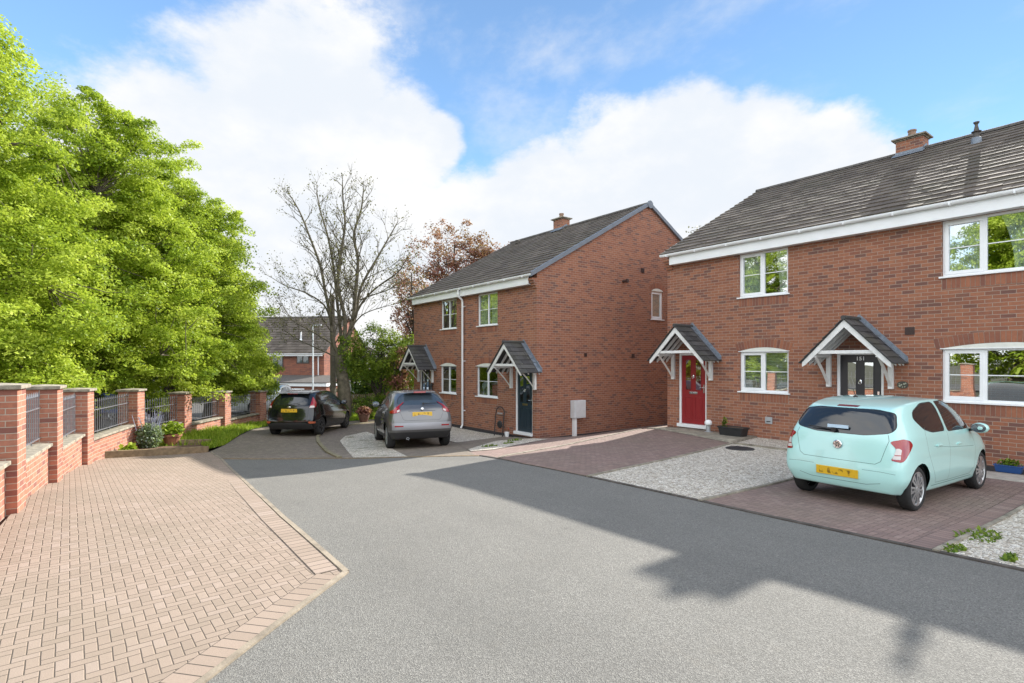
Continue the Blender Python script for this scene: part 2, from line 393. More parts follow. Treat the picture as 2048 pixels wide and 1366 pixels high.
M['pav_border2'] = soldierpav('border_pavers_rose', rose)
def gravel(name, sc, ramp, moss=0.):
    m, t = newmat(name); co = t.coord()
    v = t.n('ShaderNodeTexVoronoi', feature='F1'); t.set(v, 'Vector', co); t.set(v, 'Scale', sc)
    r = t.sep(v.outputs['Color'])
    col = t.ramp(r[0], ramp)
    e = t.voro(co, sc, 'DISTANCE_TO_EDGE')
    col = t.mix(t.rng(e, .0, .09), (.16,.135,.11), col)
    if moss:
        n = t.noise(co, 2.2, 4., .65); col = t.mix(t.rng(n, .52, .7, 0., moss), col, (.13,.125,.04))
    hh = t.m('ADD', t.rng(e, 0., .35), t.m('MULTIPLY', r[1], .8))
    t.out(t.bsdf(Base_Color=col, Roughness=.85, Normal=t.bump(hh, .8, .012))); return m
stones = [(0,(.38,.32,.24)),(.25,(.58,.51,.42)),(.6,(.73,.67,.57)),(1,(.86,.81,.73))]
M['gravel'] = gravel('pale_gravel', 27., stones)
M['gravel_moss'] = gravel('mossy_gravel', 28., stones, .7)
M['earth'] = simple('ground_earth', (.09,.085,.05), 1., var=.4, vs=.5)
M['lawn'] = simple('lawn_soil', (.11,.17,.025), 1., var=.35, vs=4., bump=.6, bs=30.)
CLOUD = 4.3; BACK_FILL = 2.3; SKYTINT = (.86,1.04,1.10); SKY_STRENGTH = .12; SUN_STRENGTH = 5.0; EXPOSURE = 1.0
# ------------------------------------------------------------------ houses
def tile_plane(mb, o, u, s, width, length, gauge, tw, thick, rnd, m=0, skip=None):
    """courses of single tiles laid on a sloping plane; o eave corner, u along the eave, s up the slope"""
    o = Vector(o); u = Vector(u).normalized(); s = Vector(s).normalized(); nrm = u.cross(s)
    if nrm.z < 0: nrm = -nrm
    nc = int(round(length/gauge)); gauge = length/nc
    L = gauge*1.22
    for c in range(nc):
        off = (c % 2)*tw*.5
        k = -1 if off else 0
        x = -off
        while x < width-.01:
            a = max(x, 0); b = min(x+tw-.004, width)
            if b-a > .03:
                s0 = c*gauge-.04+rnd.uniform(-.004, .004); s1 = min(s0+L, length+.02)
                lift = rnd.uniform(-.002, .0045); tl = rnd.uniform(-.003, .003)
                p = []
                for (dd, hh) in ((s0, thick*1.05), (s1, thick*.06)):
                    for (w_, q) in ((a, tl), (b, -tl)):
                        p.append(o+u*w_+s*dd+nrm*(hh+lift+q))
                low = [q-nrm*thick for q in p]
                low[2] = p[2]-nrm*.004; low[3] = p[3]-nrm*.004
                mb.add([p[0], p[1], p[3], p[2], low[0], low[1], low[3], low[2]], [(0,1,2,3),(4,5,1,0),(5,6,2,1),(7,4,0,3)] if (u.cross(s)).z > 0 else [(3,2,1,0),(0,1,5,4),(1,2,6,5),(3,0,4,7)], m, rnd.random())
            x += tw

def window(root, x, ya, yb, z0, z1, arch=0., mulls=(), sash=(), bar=True, sill=True, vous=True, soldiers=True, rec=.05, out=-1):
    """casement window in a wall facing -x; ya<yb"""
    fw = .05; xf = x+rec; xb = xf+.07
    fr = MB()
    fr.box((xf, ya, z0), (xb, yb, z0+fw)); fr.box((xf, ya, z1-fw), (xb, yb, z1))
    fr.box((xf, ya, z0+fw), (xb, ya+fw, z1-fw)); fr.box((xf, yb-fw, z0+fw), (xb, yb, z1-fw))
    edges = [ya+fw]
    for mu in sorted(mulls):
        fr.box((xf, mu-.03, z0+fw), (xb, mu+.03, z1-fw)); edges += [mu-.03, mu+.03]
    edges.append(yb-fw)
    w = fr.build('window', M['white'], root, bevel=.005)
    bays = [(edges[i], edges[i+1]) for i in range(0, len(edges), 2)]
    for i, (a, b) in enumerate(bays):
        a0, b0, c0, d0 = a, b, z0+fw, z1-fw
        if i in sash:
            sm = MB(); q = .052; xs = xf-.012; xe = xf+.05
            sm.box((xs, a-.012, c0-.012), (xe, b+.012, c0+q)); sm.box((xs, a-.012, d0-q), (xe, b+.012, d0+.012))
            sm.box((xs, a-.012, c0+q), (xe, a+q, d0-q)); sm.box((xs, b-q, c0+q), (xe, b+.012, d0-q))
            sm.build('sash', M['white'], w, bevel=.005)
            a0, b0, c0, d0 = a+q, b-q, c0+q, d0-q
        g_ = MB(); g_.box((xf+.028, a0-.004, c0-.004), (xf+.034, b0+.004, d0+.004)); g_.build('pane', M['glass'], w)
        if bar:
            zb = (c0+d0)/2
            bb = MB(); bb.box((xf+.018, a0-.002, zb-.009), (xf+.026, b0+.002, zb+.009)); bb.build('glazing_bar', M['white'], w)
    if sill:
        s = MB(); s.box((x-.045, ya-.045, z0-.032), (xf+.03, yb+.045, z0+.002)); s.build('sill', M['white'], w, bevel=.004)
    if arch:
        n = 14; yc = (ya+yb)/2; hw = (yb-ya)/2; rad = (hw*hw+arch*arch)/(2*arch); zc = z1+arch-rad
        def P(yy, rr=0): 
            an = math.asin(max(-1, min(1, (yy-yc)/rad))); return (yc+(rad+rr)*math.sin(an), zc+(rad+rr)*math.cos(an))
        pts = [P(ya+(yb-ya)*i/n) for i in range(n+1)]
        poly = [(x-.008, a, b) for a, b in pts]+[(x-.008, yb, z1-.004), (x-.008, ya, z1-.004)]
        h = MB(); h.prism(poly, (.05, 0, 0)); h.build('arch_panel', M['cream'], w, recalc=True)
        h = MB(); h.box((x-.022, ya-.03, z1-.012), (x+.03, yb+.03, z1+.004)); h.build('drip_strip', M['white'], w)
        if vous:
            nb = max(7, int(round((yb-ya+.2)/.077))); v = MB(); a_max = math.asin(hw/rad)*1.10
            for i in range(nb):
                t0 = -a_max+2*a_max*(i+.06)/nb; t1 = -a_max+2*a_max*(i+.94)/nb
                q = [(yc+r_*math.sin(t), zc+r_*math.cos(t)) for (r_, t) in ((rad+.008, t0), (rad+.008, t1), (rad+.215, t1), (rad+.215, t0))]
                v.prism([(x-.0065, a, b) for a, b in q], (.03, 0, 0), 0, random.random())
            bk = [(yc+(rad+.004)*math.sin(-a_max+2*a_max*i/12), zc+(rad+.004)*math.cos(-a_max+2*a_max*i/12)) for i in range(13)]
            bk += [(yc+(rad+.221)*math.sin(a_max-2*a_max*i/12), zc+(rad+.221)*math.cos(a_max-2*a_max*i/12)) for i in range(13)]
            v.prism([(x-.003, a, b) for a, b in bk], (.03, 0, 0), 1)
            v.build('brick_arch', [M['soldier'], M['mortar']], root, tint=True, recalc=True)
    if soldiers:
        v = MB(); n = int(round((yb-ya)/.075)); st = (yb-ya)/n; zt = z0-.034
        for i in range(n): v.box((x-.0065, ya+i*st+.005, zt-.212), (x+.02, ya+(i+1)*st-.005, zt), 0, random.random())
        v.box((x-.003, ya-.005, zt-.222), (x+.02, yb+.005, zt), 1)
        v.build('soldier_course', [M['soldier'], M['mortar']], root, tint=True)
    return w

def wall_with_holes(mb, x, y0, y1, z0, z1, holes, depth=.12):
    ys = sorted({y0, y1, *[h[0] for h in holes], *[h[1] for h in holes]}); zs = sorted({z0, z1, *[h[2] for h in holes], *[h[3] for h in holes]})
    for i in range(len(ys)-1):
        for j in range(len(zs)-1):
            a, b, c, d = ys[i], ys[i+1], zs[j], zs[j+1]; cy, cz = (a+b)/2, (c+d)/2
            if any(h[0] < cy < h[1] and h[2] < cz < h[3] for h in holes): continue
            mb.add([(x,b,c),(x,a,c),(x,a,d),(x,b,d)], [(0,1,2,3)])
    for a, b, c, d in holes:
        X = x+depth
        mb.add([(x,a,c),(X,a,c),(X,a,d),(x,a,d)], [(0,1,2,3)]); mb.add([(x,b,c),(x,b,d),(X,b,d),(X,b,c)], [(0,1,2,3)])
        mb.add([(x,a,d),(X,a,d),(X,b,d),(x,b,d)], [(0,1,2,3)]); mb.add([(x,a,c),(x,b,c),(X,b,c),(X,a,c)], [(0,1,2,3)])

def porch(root, x, yc, za, hw=.82, rise=.86, p=.80):
    rnd = random.Random(int(yc*100)); sl = rise/hw; tip = hw+.08
    mb = MB(); L = math.hypot(tip, tip*sl)
    for sgn in (-1, 1):
        o = (x-p-.04, yc+sgn*tip, za+.03-tip*sl)
        tile_plane(mb, o, (1, 0, 0), (0, -sgn, sl), p+.03, L, .20, .30, .022, rnd)
        q = [(x-p-.02, yc+sgn*tip, za-tip*sl+.005), (x-p-.02, yc, za+.005), (x-p-.02, yc, za+.025), (x-p-.02, yc+sgn*tip, za-tip*sl+.028)]
        mb.prism(q, (p+.01, 0, 0), 0, .3)
    mb.tube([(x-p-.05, yc, za+.045), (x-.02, yc, za+.045)], .05, 8, 0, .5)
    c = mb.build('porch_canopy', M['slate'], root, tint=True, recalc=False)
    b = MB(); d_ = .12
    for sgn in (-1, 1):
        zt = za-tip*sl
        b.prism([(x-p, yc, za), (x-p, yc+sgn*tip*.97, za-tip*.97*sl), (x-p, yc+sgn*tip*.97, za-tip*.97*sl-.10), (x-p, yc+sgn*(tip*.97-.07), za-tip*.97*sl-.06), (x-p, yc, za-.16)], (.03, 0, 0))
    b.build('bargeboard', M['whitewood'], c, recalc=True)
    r_ = MB()
    for xx in (x-p*.62, x-p*.32, x-.06):
        for sgn in (-1, 1): r_.prism([(xx, yc, za-.01), (xx, yc+sgn*tip*.95, za-tip*.95*sl-.01), (xx, yc+sgn*tip*.95, za-tip*.95*sl-.09), (xx, yc, za-.13)], (.04, 0, 0))
    r_.build('rafter', M['whitewood'], c, recalc=True)
    zt = za-.69; t_ = MB(); t_.box((x-p+.033, yc-hw*.80, zt-.04), (x-p+.085, yc+hw*.80, zt+.035)); t_.build('tie_beam', M['whitewood'], c, bevel=.006)
    for sgn in (-1, 1):
        k = MB(); y = yc+sgn*.62; w = .075
        k.box((x-.075, y-w/2-.01, zt-.79), (x, y+w/2+.01, zt-.045))
        k.box((x-p+.03, y-w/2+.004, zt-.115), (x-.078, y+w/2-.004, zt-.043))
        pts = []
        A = Vector((x-.07, y, zt-.74)); B = Vector((x-p+.10, y, zt-.10))
        nn = 8; prev = None
        for i in range(nn+1):
            tt = i/nn; P_ = A.lerp(B, tt)+Vector((.06, 0, -.03))*math.sin(math.pi*tt)
            pts.append(P_)
        up = [(q.x-.035, q.y, q.z+.045) for q in pts]; dn = [(q.x+.03, q.y, q.z-.045) for q in pts]
        k.prism([(a, y-w/2+.008, b) for a, _, b in dn]+[(a, y-w/2+.008, b) for a, _, b in reversed(up)], (0, w-.016, 0))
        k.build('bracket', M['whitewood'], c, recalc=True)
    f = MB(); n = 7
    for sgn in (-1, 1):
        for i in range(n):
            a = tip*i/n; bb = tip*(i+1)/n+.02
            z_a, z_b = za-a*sl, za-bb*sl
            j = (i % 2)*.002
            f.prism([(x-.006-j, yc+sgn*a, z_a+.03), (x-.006-j, yc+sgn*bb, z_b+.03), (x-.006-j, yc+sgn*bb, z_b+.12+.05), (x-.006-j, yc+sgn*a, z_a+.16)], (.03, 0, 0))
            f.prism([(x-.13, yc+sgn*a, z_a+.062), (x-.13, yc+sgn*bb, z_b+.062), (x-.13, yc+sgn*bb, z_b+.072), (x-.13, yc+sgn*a, z_a+.072)], (.128, 0, 0))
    f.build('lead_flashing', M['lead'], c, recalc=True)
    return c

def door(root, x, ya, yb, z0, z1, mat, glaz='two', num=None, label=None):
    rec = .05; X = x+rec; fw = .065
    lf = MB(); lf.box((X+.02, ya+fw, z0+.05), (X+.065, yb-fw, z1-fw))
    W = yb-ya-2*fw; H = z1-z0-fw-.05; b0 = ya+fw; h0 = z0+.05
    def pan(c, w, za, zb):
        # raised moulding round a sunk field
        e = .02
        for q in ((c-w/2, za, c+w/2, za+e), (c-w/2, zb-e, c+w/2, zb), (c-w/2, za+e, c-w/2+e, zb-e), (c+w/2-e, za+e, c+w/2, zb-e)):
            lf.box((X+.008, q[0], q[1]), (X+.022, q[2], q[3]))
        lf.box((X+.013, c-w/2+.05, za+.05), (X+.022, c+w/2-.05, zb-.05))
    if glaz == 'two':
        pan(b0+W*.29, W*.30, h0+.12, h0+.78); pan(b0+W*.71, W*.30, h0+.12, h0+.78)
    o = lf.build('door', mat, root, bevel=.004)
    if label: o['label'] = label
    fr = MB(); fr.box((X-.012, ya, z0), (X+.08, ya+fw-.004, z1)); fr.box((X-.012, yb-fw+.004, z0), (X+.08, yb, z1)); fr.box((X-.012, ya+fw-.004, z1-fw+.004), (X+.08, yb-fw+.004, z1))
    fr.box((x-.06, ya-.02, z0-.05), (X+.08, yb+.02, z0+.045)); fr.build('door_frame', M['white'], o, bevel=.005)
    za, zb = (h0+.98, h0+H-.13) if glaz == 'two' else (h0+.35, h0+H-.17)
    gw = W*.20
    for c in (b0+W*.29, b0+W*.71):
        e = MB(); e.box((X+.012, c-gw/2-.014, za-.014), (X+.021, c+gw/2+.014, zb+.014)); e.build('glazing_bead', mat, o)
        p = MB(); p.box((X+.006, c-gw/2, za), (X+.0155, c+gw/2, zb)); p.build('pane', M['doorglass'], o)
    k = MB(); cy = b0+W/2; kz = h0+H*.70
    k.lathe([(.012, 0), (.03, .006), (.034, .014), (.02, .02)], (X-.002, cy, kz), 12, 'x'); k.tube([(X-.004, cy-.028, kz), (X-.012, cy-.03, kz-.05), (X-.014, cy, kz-.072), (X-.012, cy+.03, kz-.05), (X-.004, cy+.028, kz)], .006, 6)
    k.tube([(X+.016, cy, kz+.03), (X-.002, cy, kz+.055)], .008, 6); k.build('knocker', M['chrome'], o)
    if glaz == 'two':
        k = MB(); k.box((X+.004, cy-.13, h0+.86), (X+.022, cy+.13, h0+.925)); k.box((X-.004, cy-.10, h0+.872), (X+.004, cy+.10, h0+.905)); k.build('letter_plate', M['chrome'] if mat is M['red'] else M['brass'], o, bevel=.003)
    k = MB(); hy = ya+fw+.055
    k.box((X+.008, hy-.018, h0+.90), (X+.022, hy+.018, h0+1.14)); k.tube([(X+.012, hy, h0+1.05), (X-.03, hy, h0+1.05), (X-.034, hy+.11, h0+1.05)], .009, 6); k.build('handle', M['chrome'], o)
    if num:
        cu = D.curves.new('house_number', 'FONT'); cu.body = num; cu.size = .115; cu.extrude = .003; cu.align_x = 'CENTER'; cu.align_y = 'CENTER'; cu.materials.append(M['white']); cu.space_character = 1.1; cu.offset = .003
        tmp = D.objects.new('tmp', cu); C.objects.link(tmp); dg = bpy.context.evaluated_depsgraph_get()
        me = D.meshes.new_from_object(tmp.evaluated_get(dg)); D.objects.remove(tmp)
        t = D.objects.new('house_number', me); C.objects.link(t); t.parent = o
        t.matrix_local = Matrix.Translation(Vector((X+.016, cy, h0+H-.085))-ORG[root]) @ Matrix(((0,0,-1,0),(-1,0,0,0),(0,1,0,0),(0,0,0,1)))
    return o

def chimney(roof, x, y, zr, zt, dx=.24, dy=.33):
    c = MB(); c.box((x-dx, y-dy, zr-.5), (x+dx, y+dy, zt)); o = c.build('chimney', M['brick'], roof)
    s = MB(); s.box((x-dx-.03, y-dy-.03, zt), (x+dx+.03, y+dy+.03, zt+.035)); s.box((x-dx-.09, y-dy-.09, zt+.035), (x+dx+.09, y+dy+.09, zt+.075)); s.prism([(x-dx-.06, y-dy-.06, zt+.085), (x-dx-.06, y+dy+.06, zt+.085), (x-.12, y+.12, zt+.15), (x-.12, y-.12, zt+.15)], (.2, 0, 0))
    s.build('chimney_cap', M['stone'], roof)
    p = MB(); p.lathe([(.105, zt+.10), (.095, zt+.26), (.11, zt+.27), (.11, zt+.31), (.09, zt+.315), (.085, zt+.2)], (x, y, 0), 16); p.build('chimney_pot', M['pot_clay'], roof, smooth=False)
    f = MB(); sl = .54
    f.prism([(x-dx-.008, y-dy-.008, zr-dx*sl-.10), (x-dx-.008, y+dy+.008, zr-dx*sl-.10), (x-dx-.008, y+dy+.008, zr-dx*sl+.12), (x-dx-.008, y-dy-.008, zr-dx*sl+.12)], (.02, 0, 0))
    f.prism([(x-dx-.2, y-dy-.05, zr-(dx+.2)*sl+.055), (x-dx-.2, y+dy+.05, zr-(dx+.2)*sl+.055), (x-dx+.01, y+dy+.05, zr-dx*sl+.06), (x-dx+.01, y-dy-.05, zr-dx*sl+.06)], (0, 0, .012))
    for sg in (-1, 1):
        yy = y+sg*(dy+.008)
        f.prism([(x-dx-.01, yy, zr-dx*sl-.02), (x+.02, yy, zr+.02), (x+dx, yy, zr-dx*sl), (x+dx, yy, zr-dx*sl+.14), (x+.02, yy, zr+.16), (x-dx-.01, yy, zr-dx*sl+.12)], (0, -sg*.02, 0))
    f.build('chimney_flashing', M['lead'], roof, recalc=True)
    return o

def house(name, label, x, y0, y1, xr, zb, ze, zr, holes, ghole=None, group=None, seed=1):
    """x facade plane (faces -x), y0<y1 gables, xr ridge line, ze height of the eave edge at x-.27, zr ridge height"""
    rnd = random.Random(seed); sl = (zr-ze)/(xr-x+.27); xback = 2*xr-x
    root = empty(name, (x, y0, zb), label, 'house', group)
    w = MB(); zt = ze+.27*sl-.03
    wall_with_holes(w, x, y0, y1, zb-.9, zt, holes)
    w.add([(xback,y0,zb-.9),(xback,y1,zb-.9),(xback,y1,zt),(xback,y0,zt)], [(0,1,2,3)])
    zp = zr-.035
    if ghole:
        a, b, c, d = ghole
        def top(X): return zt+(zp-zt)*(1-abs(X-xr)/(xr-x))
        for xa, xb_ in ((x, a), (b, xback)):
            pp = [(xa,y0,zb-.9),(xb_,y0,zb-.9),(xb_,y0,top(xb_))]+([(xr,y0,zp)] if xa < xr < xb_ else [])+[(xa,y0,top(xa))]
            w.add(pp, [list(range(len(pp)))])
        w.add([(a,y0,zb-.9),(b,y0,zb-.9),(b,y0,c),(a,y0,c)], [(0,1,2,3)])
        pts = [(a,y0,d),(b,y0,d),(b,y0,top(b))]+([(xr,y0,zp)] if a < xr < b else [])+[(a,y0,top(a))]
        w.add(pts, [list(range(len(pts)))])
        Y = y0+.12
        w.add([(a,y0,c),(a,y0,d),(a,Y,d),(a,Y,c)], [(0,1,2,3)]); w.add([(b,y0,c),(b,Y,c),(b,Y,d),(b,y0,d)], [(0,1,2,3)])
        w.add([(a,y0,d),(b,y0,d),(b,Y,d),(a,Y,d)], [(0,1,2,3)]); w.add([(a,y0,c),(a,Y,c),(b,Y,c),(b,y0,c)], [(0,1,2,3)])
    else:
        w.add([(x,y0,zb-.9),(xback,y0,zb-.9),(xback,y0,zt),(xr,y0,zp),(x,y0,zt)], [(0,1,2,3,4)])
    w.add([(x,y1,zb-.9),(x,y1,zt),(xr,y1,zp),(xback,y1,zt),(xback,y1,zb-.9)], [(0,1,2,3,4)])
    w.build('wall', M['brick'], root)
    d = MB(); d.box((x-.006, y0-.006, zb-.9), (x+.004, y1, zb-.02)); d.box((x+.004, y0-.006, zb-.9), (xback, y0+.004, zb-.02)); d.build('plinth', M['dpc'], root)
    # kneelers: stepped brick corbels under the eave ends
    for (ya, yb) in ((y0-.004, y0+.2), (y1-.2, y1+.004)):
        k = MB()
        for i in range(4): k.box((x-.05*(i+1), ya, ze-.44+.075*i), (x+.01, yb, ze-.44+.075*(i+1)))
        k.build('kneeler', M['brick'], root)
    # roof
    rf = MB(); L = math.hypot(xr-x+.27, zr-ze); vo = .07
    tile_plane(rf, (x-.27, y0-vo, ze), (0, 1, 0), (1, 0, sl), y1-y0+2*vo, L, .335, .33, .03, rnd)
    rf.add([(x-.25,y0-vo+.02,ze-.012),(x-.25,y1+vo-.02,ze-.012),(xr,y1+vo-.02,zr-.012),(xr,y0-vo+.02,zr-.012)], [(0,1,2,3)], 0, .2)
    rf.add([(xback+.27,y0-vo,ze),(xback+.27,y1+vo,ze),(xr,y1+vo,zr+.01),(xr,y0-vo,zr+.01)], [(0,3,2,1)], 0, .5)
    roof = rf.build('roof', M['tile'], root, tint=True)
    rd = MB(); y = y0-vo; i = 0
    while y < y1+vo-.01:
        e = min(y+.445, y1+vo); q = .002*(i % 2)
        pr = [(xr+1.0*(.155+q)*math.sin(a), zr-.05+(.115+q)*math.cos(a)) for a in [(-1.5+3.0*j/8) for j in range(9)]]
        rd.prism([(a, y, b) for a, b in pr], (0, e-y-.006, 0), 0); y += .45; i += 1
    rd.build('ridge_tiles', M['ridge'], roof, recalc=True)
    # eaves
    f = MB(); f.box((x-.20, y0+.21, ze-.33), (x-.165, y1-.21, ze-.045)); f.box((x-.165, y0+.21, ze-.33), (x, y1-.21, ze-.312)); f.build('fascia', M['white'], root)
    gt = MB(); n = 8; pr = [(x-.262+.056*math.cos(math.pi+math.pi*j/n), ze-.03+.066*math.sin(math.pi+math.pi*j/n)) for j in range(n+1)]
    gt.prism([(a, y0-.05, b) for a, b in pr]+[(x-.212, y0-.05, ze-.022), (x-.312, y0-.05, ze-.022)], (0, y1-y0+.1, 0))
    yy = y0+.4
    while yy < y1:
        gt.box((x-.325, yy-.012, ze-.10), (x-.199, yy+.012, ze-.045)); yy += .95
    gt.build('gutter', M['white'], root, recalc=True)
    return root, roof, sl

def verge(root, x, y0, xr, ze, zr, mat, w=.10, y_out=.085):
    v = MB(); sl = (zr-ze)/(xr-x+.27)
    for sg in (1, -1):
        a = Vector((xr-sg*(xr-x+.30), y0-y_out, ze-.30*0+.03-.03*sl)); b = Vector((xr, y0-y_out, zr+.055))
        n = 17
        for i in range(n):
            p = a.lerp(b, i/n); q = a.lerp(b, (i+1)/n); j = .003*(i % 2)
            v.prism([(p.x, p.y-j, p.z+.01+j), (q.x, q.y-j, q.z+.01+j), (q.x, q.y-j, q.z-.13), (p.x, p.y-j, p.z-.13)], (0, w, 0))
    v.lathe([(.02, -.01), (.15, 0), (.15, .05), (.02, .06)], (xr, y0-y_out-.02, zr-.04), 10, 'y')
    return v.build('verge_cap', mat, root, recalc=True)

# ---- house with the red door and the door numbered 151
XB = 13.5
doorsB = [(8.82, 9.74, -1.87, .21), (4.51, 5.46, -1.87, .19)]
winB = [(6.56, 7.85, 1.66, 2.80), (6.55, 7.83, -.81, .24), (1.55, 3.49, 1.68, 2.80), (1.55, 3.49, -.81, .24)]
hB, roofB, slB = house('brick_house', 'long red brick house with a red front door and a black front door numbered 151', XB, -2.8, 10.13, 18.75, -1.98, 3.13, 6.05, doorsB+winB, group='red brick houses of the close', seed=3)
window(hB, XB, *winB[0], 0, (7.205,), (1,)); window(hB, XB, *winB[1], .095, (7.19,), (1,))
window(hB, XB, *winB[2], 0, (2.83, 2.20), (0, 2)); window(hB, XB, *winB[3], .10, (2.83, 2.20), (0, 2))
door(hB, XB, *doorsB[0], M['red'], 'two', label='glossy red front door')
door(hB, XB, *doorsB[1], M['blackdoor'], 'long', '151', label='black front door with two long glass strips')
porch(hB, XB, 9.28, .93); porch(hB, XB, 4.985, .875)
verge(roofB, XB, -2.8, 18.75, 3.13, 6.05, M['ridge'])
vb = MB(); a = Vector((XB-.27, 10.205, 3.15)); b = Vector((18.75, 10.205, 6.08))
vb.prism([(a.x, a.y-.02, a.z-.075), (b.x, b.y-.02, b.z-.075), (b.x, b.y-.02, b.z-.012), (a.x, a.y-.02, a.z-.012)], (0, .035, 0)); vb.build('verge_strip', M['whitewood'], roofB)
chimney(roofB, 18.75, 5.55, 6.05, 6.36)
v = MB(); q = Vector((17.75, 3.88, 5.52))
v.lathe([(.07, -.25), (.06, .20), (.06, .21), (.105, .225), (.105, .24), (.055, .25), (.055, .28), (.035, .38), (.035, .42), (.06, .45), (.065, .48), (.03, .49)], q+Vector((0,0,.06)), 14)
v.build('vent_pipe', M['ridge'], roofB, smooth=False)
v = MB(); v.lathe([(.125, -.28), (.105, .13), (.09, .14)], q, 14); v.build('pipe_flashing', M['lead'], roofB)
v = MB(); v.box((XB-.012, 3.95, .54), (XB+.01, 4.12, .70))
for i in range(5): v.box((XB-.02, 3.965, .56+i*.027), (XB-.012, 4.105, .572+i*.027))
v.build('wall_vent', M['ventbrown'], hB)
v = MB(); ar = [(7.13, -1.60), (6.95, -1.60), (6.95, -1.43), (7.13, -1.43)]
v.prism([(XB-.02, a, b) for a, b in ar], (.03, 0, 0)); v.box((XB-.028, 6.99, -1.555), (XB-.02, 7.09, -1.535), 1); v.build('grey_wall_outlet', [M['grey_metal'], M['dark']], hB, recalc=True)
# ---- house with the navy door
XA = 11.06
winA = [(15.43, 16.69, 1.26, 2.42), (15.43, 16.76, -1.30, -.20), (18.17, 19.38, 1.26, 2.42), (18.19, 19.42, -1.30, -.20)]
doorsA = [(13.51, 14.43, -2.39, -.32), (20.32, 21.24, -2.39, -.32)]
hA, roofA, slA = house('brick_house', 'red brick pair of houses with a broad gable wall and a navy front door', XA, 13.28, 21.77, 16.55, -2.47, 2.76, 5.93, doorsA+winA, ghole=(16.72, 17.42, 1.58, 2.66), group='red brick houses of the close', seed=5)
window(hA, XA, *winA[0], 0, (16.06,), ()); window(hA, XA, *winA[1], .10, (16.09,), ())
window(hA, XA, *winA[2], 0, (18.78,), ()); window(hA, XA, *winA[3], .10, (18.80,), ())
door(hA, XA, *doorsA[0], M['navy'], 'two', label='dark navy front door'); door(hA, XA, *doorsA[1], M['blackdoor'], 'two', label='dark front door behind the grey car')
porch(hA, XA, 13.97, .55); porch(hA, XA, 20.66, .56)
verge(roofA, XA, 13.28, 16.55, 2.76, 5.93, M['verge'])
chimney(roofA, 16.55, 18.15, 5.93, 6.30, .22, .30)
v = MB(); v.lathe([(.11, 0), (.11, .12), (.13, .13), (.10, .17)], (15.9, 20.55, 5.58), 12); v.build('roof_vent', M['ridge'], roofA)
p = MB(); y = 17.62
p.tube([(XA-.262, y, 2.70), (XA-.262, y, 2.50), (XA-.25, y, 2.42), (XA-.10, y-.02, 2.30), (XA-.085, y-.02, 2.2), (XA-.085, y-.02, -2.45), (XA-.16, y-.02, -2.56)], .038, 10)
for z in (2.05, -.02, -1.9): p.box((XA-.06, y-.10, z-.015), (XA, y+.07, z+.015))
p.build('downpipe', M['white'], hA)
# gable window, vents of the gable
a, b, c, d = 16.72, 17.42, 1.58, 2.66; Y = 13.28+.05
w = MB()
for q in ((a, c, b, c+.055), (a, d-.055, b, d), (a, c+.055, a+.055, d-.055), (b-.055, c+.055, b, d-.055)): w.box((q[0], Y, q[1]), (q[2], Y+.06, q[3]))
for q in ((a+.06, c+.06, b-.06, c+.11), (a+.06, d-.11, b-.06, d-.06), (a+.06, c+.11, a+.11, d-.11), (b-.11, c+.11, b-.06, d-.11)): w.box((q[0], Y-.012, q[1]), (q[2], Y+.05, q[3]))
gw = w.build('window', M['white'], hA, bevel=.004)
w = MB(); w.box((a+.10, Y+.02, c+.10), (b-.10, Y+.026, d-.10)); w.build('pane', M['glass'], gw)
w = MB(); w.box((a+.06, Y+.08, c+.06), (b-.06, Y+.085, d-.06)); w.build('obscure_blind', simple('frosted_backing', (.30,.33,.27), .9), gw)
w = MB(); w.box((a-.04, 13.28-.045, c-.03), (b+.04, Y+.02, c+.002)); w.build('sill', M['white'], gw)
n = 10; xc = (a+b)/2; hw = (b-a)/2; ri = .10; rad = (hw*hw+ri*ri)/(2*ri); zc = d+ri-rad
pts = [(xc+rad*math.sin(t), zc+rad*math.cos(t)) for t in [math.asin(hw/rad)*(-1+2*i/n) for i in range(n+1)]]
w = MB(); w.prism([(p_, 13.28-.008, q_) for p_, q_ in pts]+[(b, 13.28-.008, d-.004), (a, 13.28-.008, d-.004)], (0, .04, 0)); w.build('arch_panel', M['cream'], gw, recalc=True)
w = MB(); am = math.asin(hw/rad)*1.14; nb = 11
for i in range(nb):
    t0 = -am+2*am*(i+.06)/nb; t1 = -am+2*am*(i+.94)/nb
    q = [(xc+r_*math.sin(t), zc+r_*math.cos(t)) for r_, t in ((rad+.008, t0), (rad+.008, t1), (rad+.215, t1), (rad+.215, t0))]
    w.prism([(p_, 13.28-.0065, q_) for p_, q_ in q], (0, .03, 0), 0, random.random())
bk = [(xc+(rad+.004)*math.sin(-am+2*am*i/8), zc+(rad+.004)*math.cos(-am+2*am*i/8)) for i in range(9)]+[(xc+(rad+.22)*math.sin(am-2*am*i/8), zc+(rad+.22)*math.cos(am-2*am*i/8)) for i in range(9)]
w.prism([(p_, 13.28-.003, q_) for p_, q_ in bk], (0, .03, 0), 1); w.build('brick_arch', [M['soldier'], M['mortar']], hA, tint=True, recalc=True)
def gvent(x, z, s=.15, pipe=False):
    v = MB()
    if pipe: v.lathe([(.055, 0), (.055, -.16), (.075, -.17), (.075, -.22), (.03, -.225)], (x, 13.28, z), 12, 'y')
    else:
        v.box((x-s/2, 13.28-.02, z-s/2), (x+s/2, 13.28+.01, z+s/2))
        for i in range(4): v.box((x-s/2+.01, 13.28-.034, z-s/2+.015+i*s/4), (x+s/2-.01, 13.28-.02, z-s/2+.03+i*s/4))
    v.build('wall_vent', M['ventbrown'], hA)
gvent(15.12, 2.87, pipe=True); gvent(16.2, 3.37, .17); gvent(13.21, .19, .12); gvent(15.66, .17, .15)
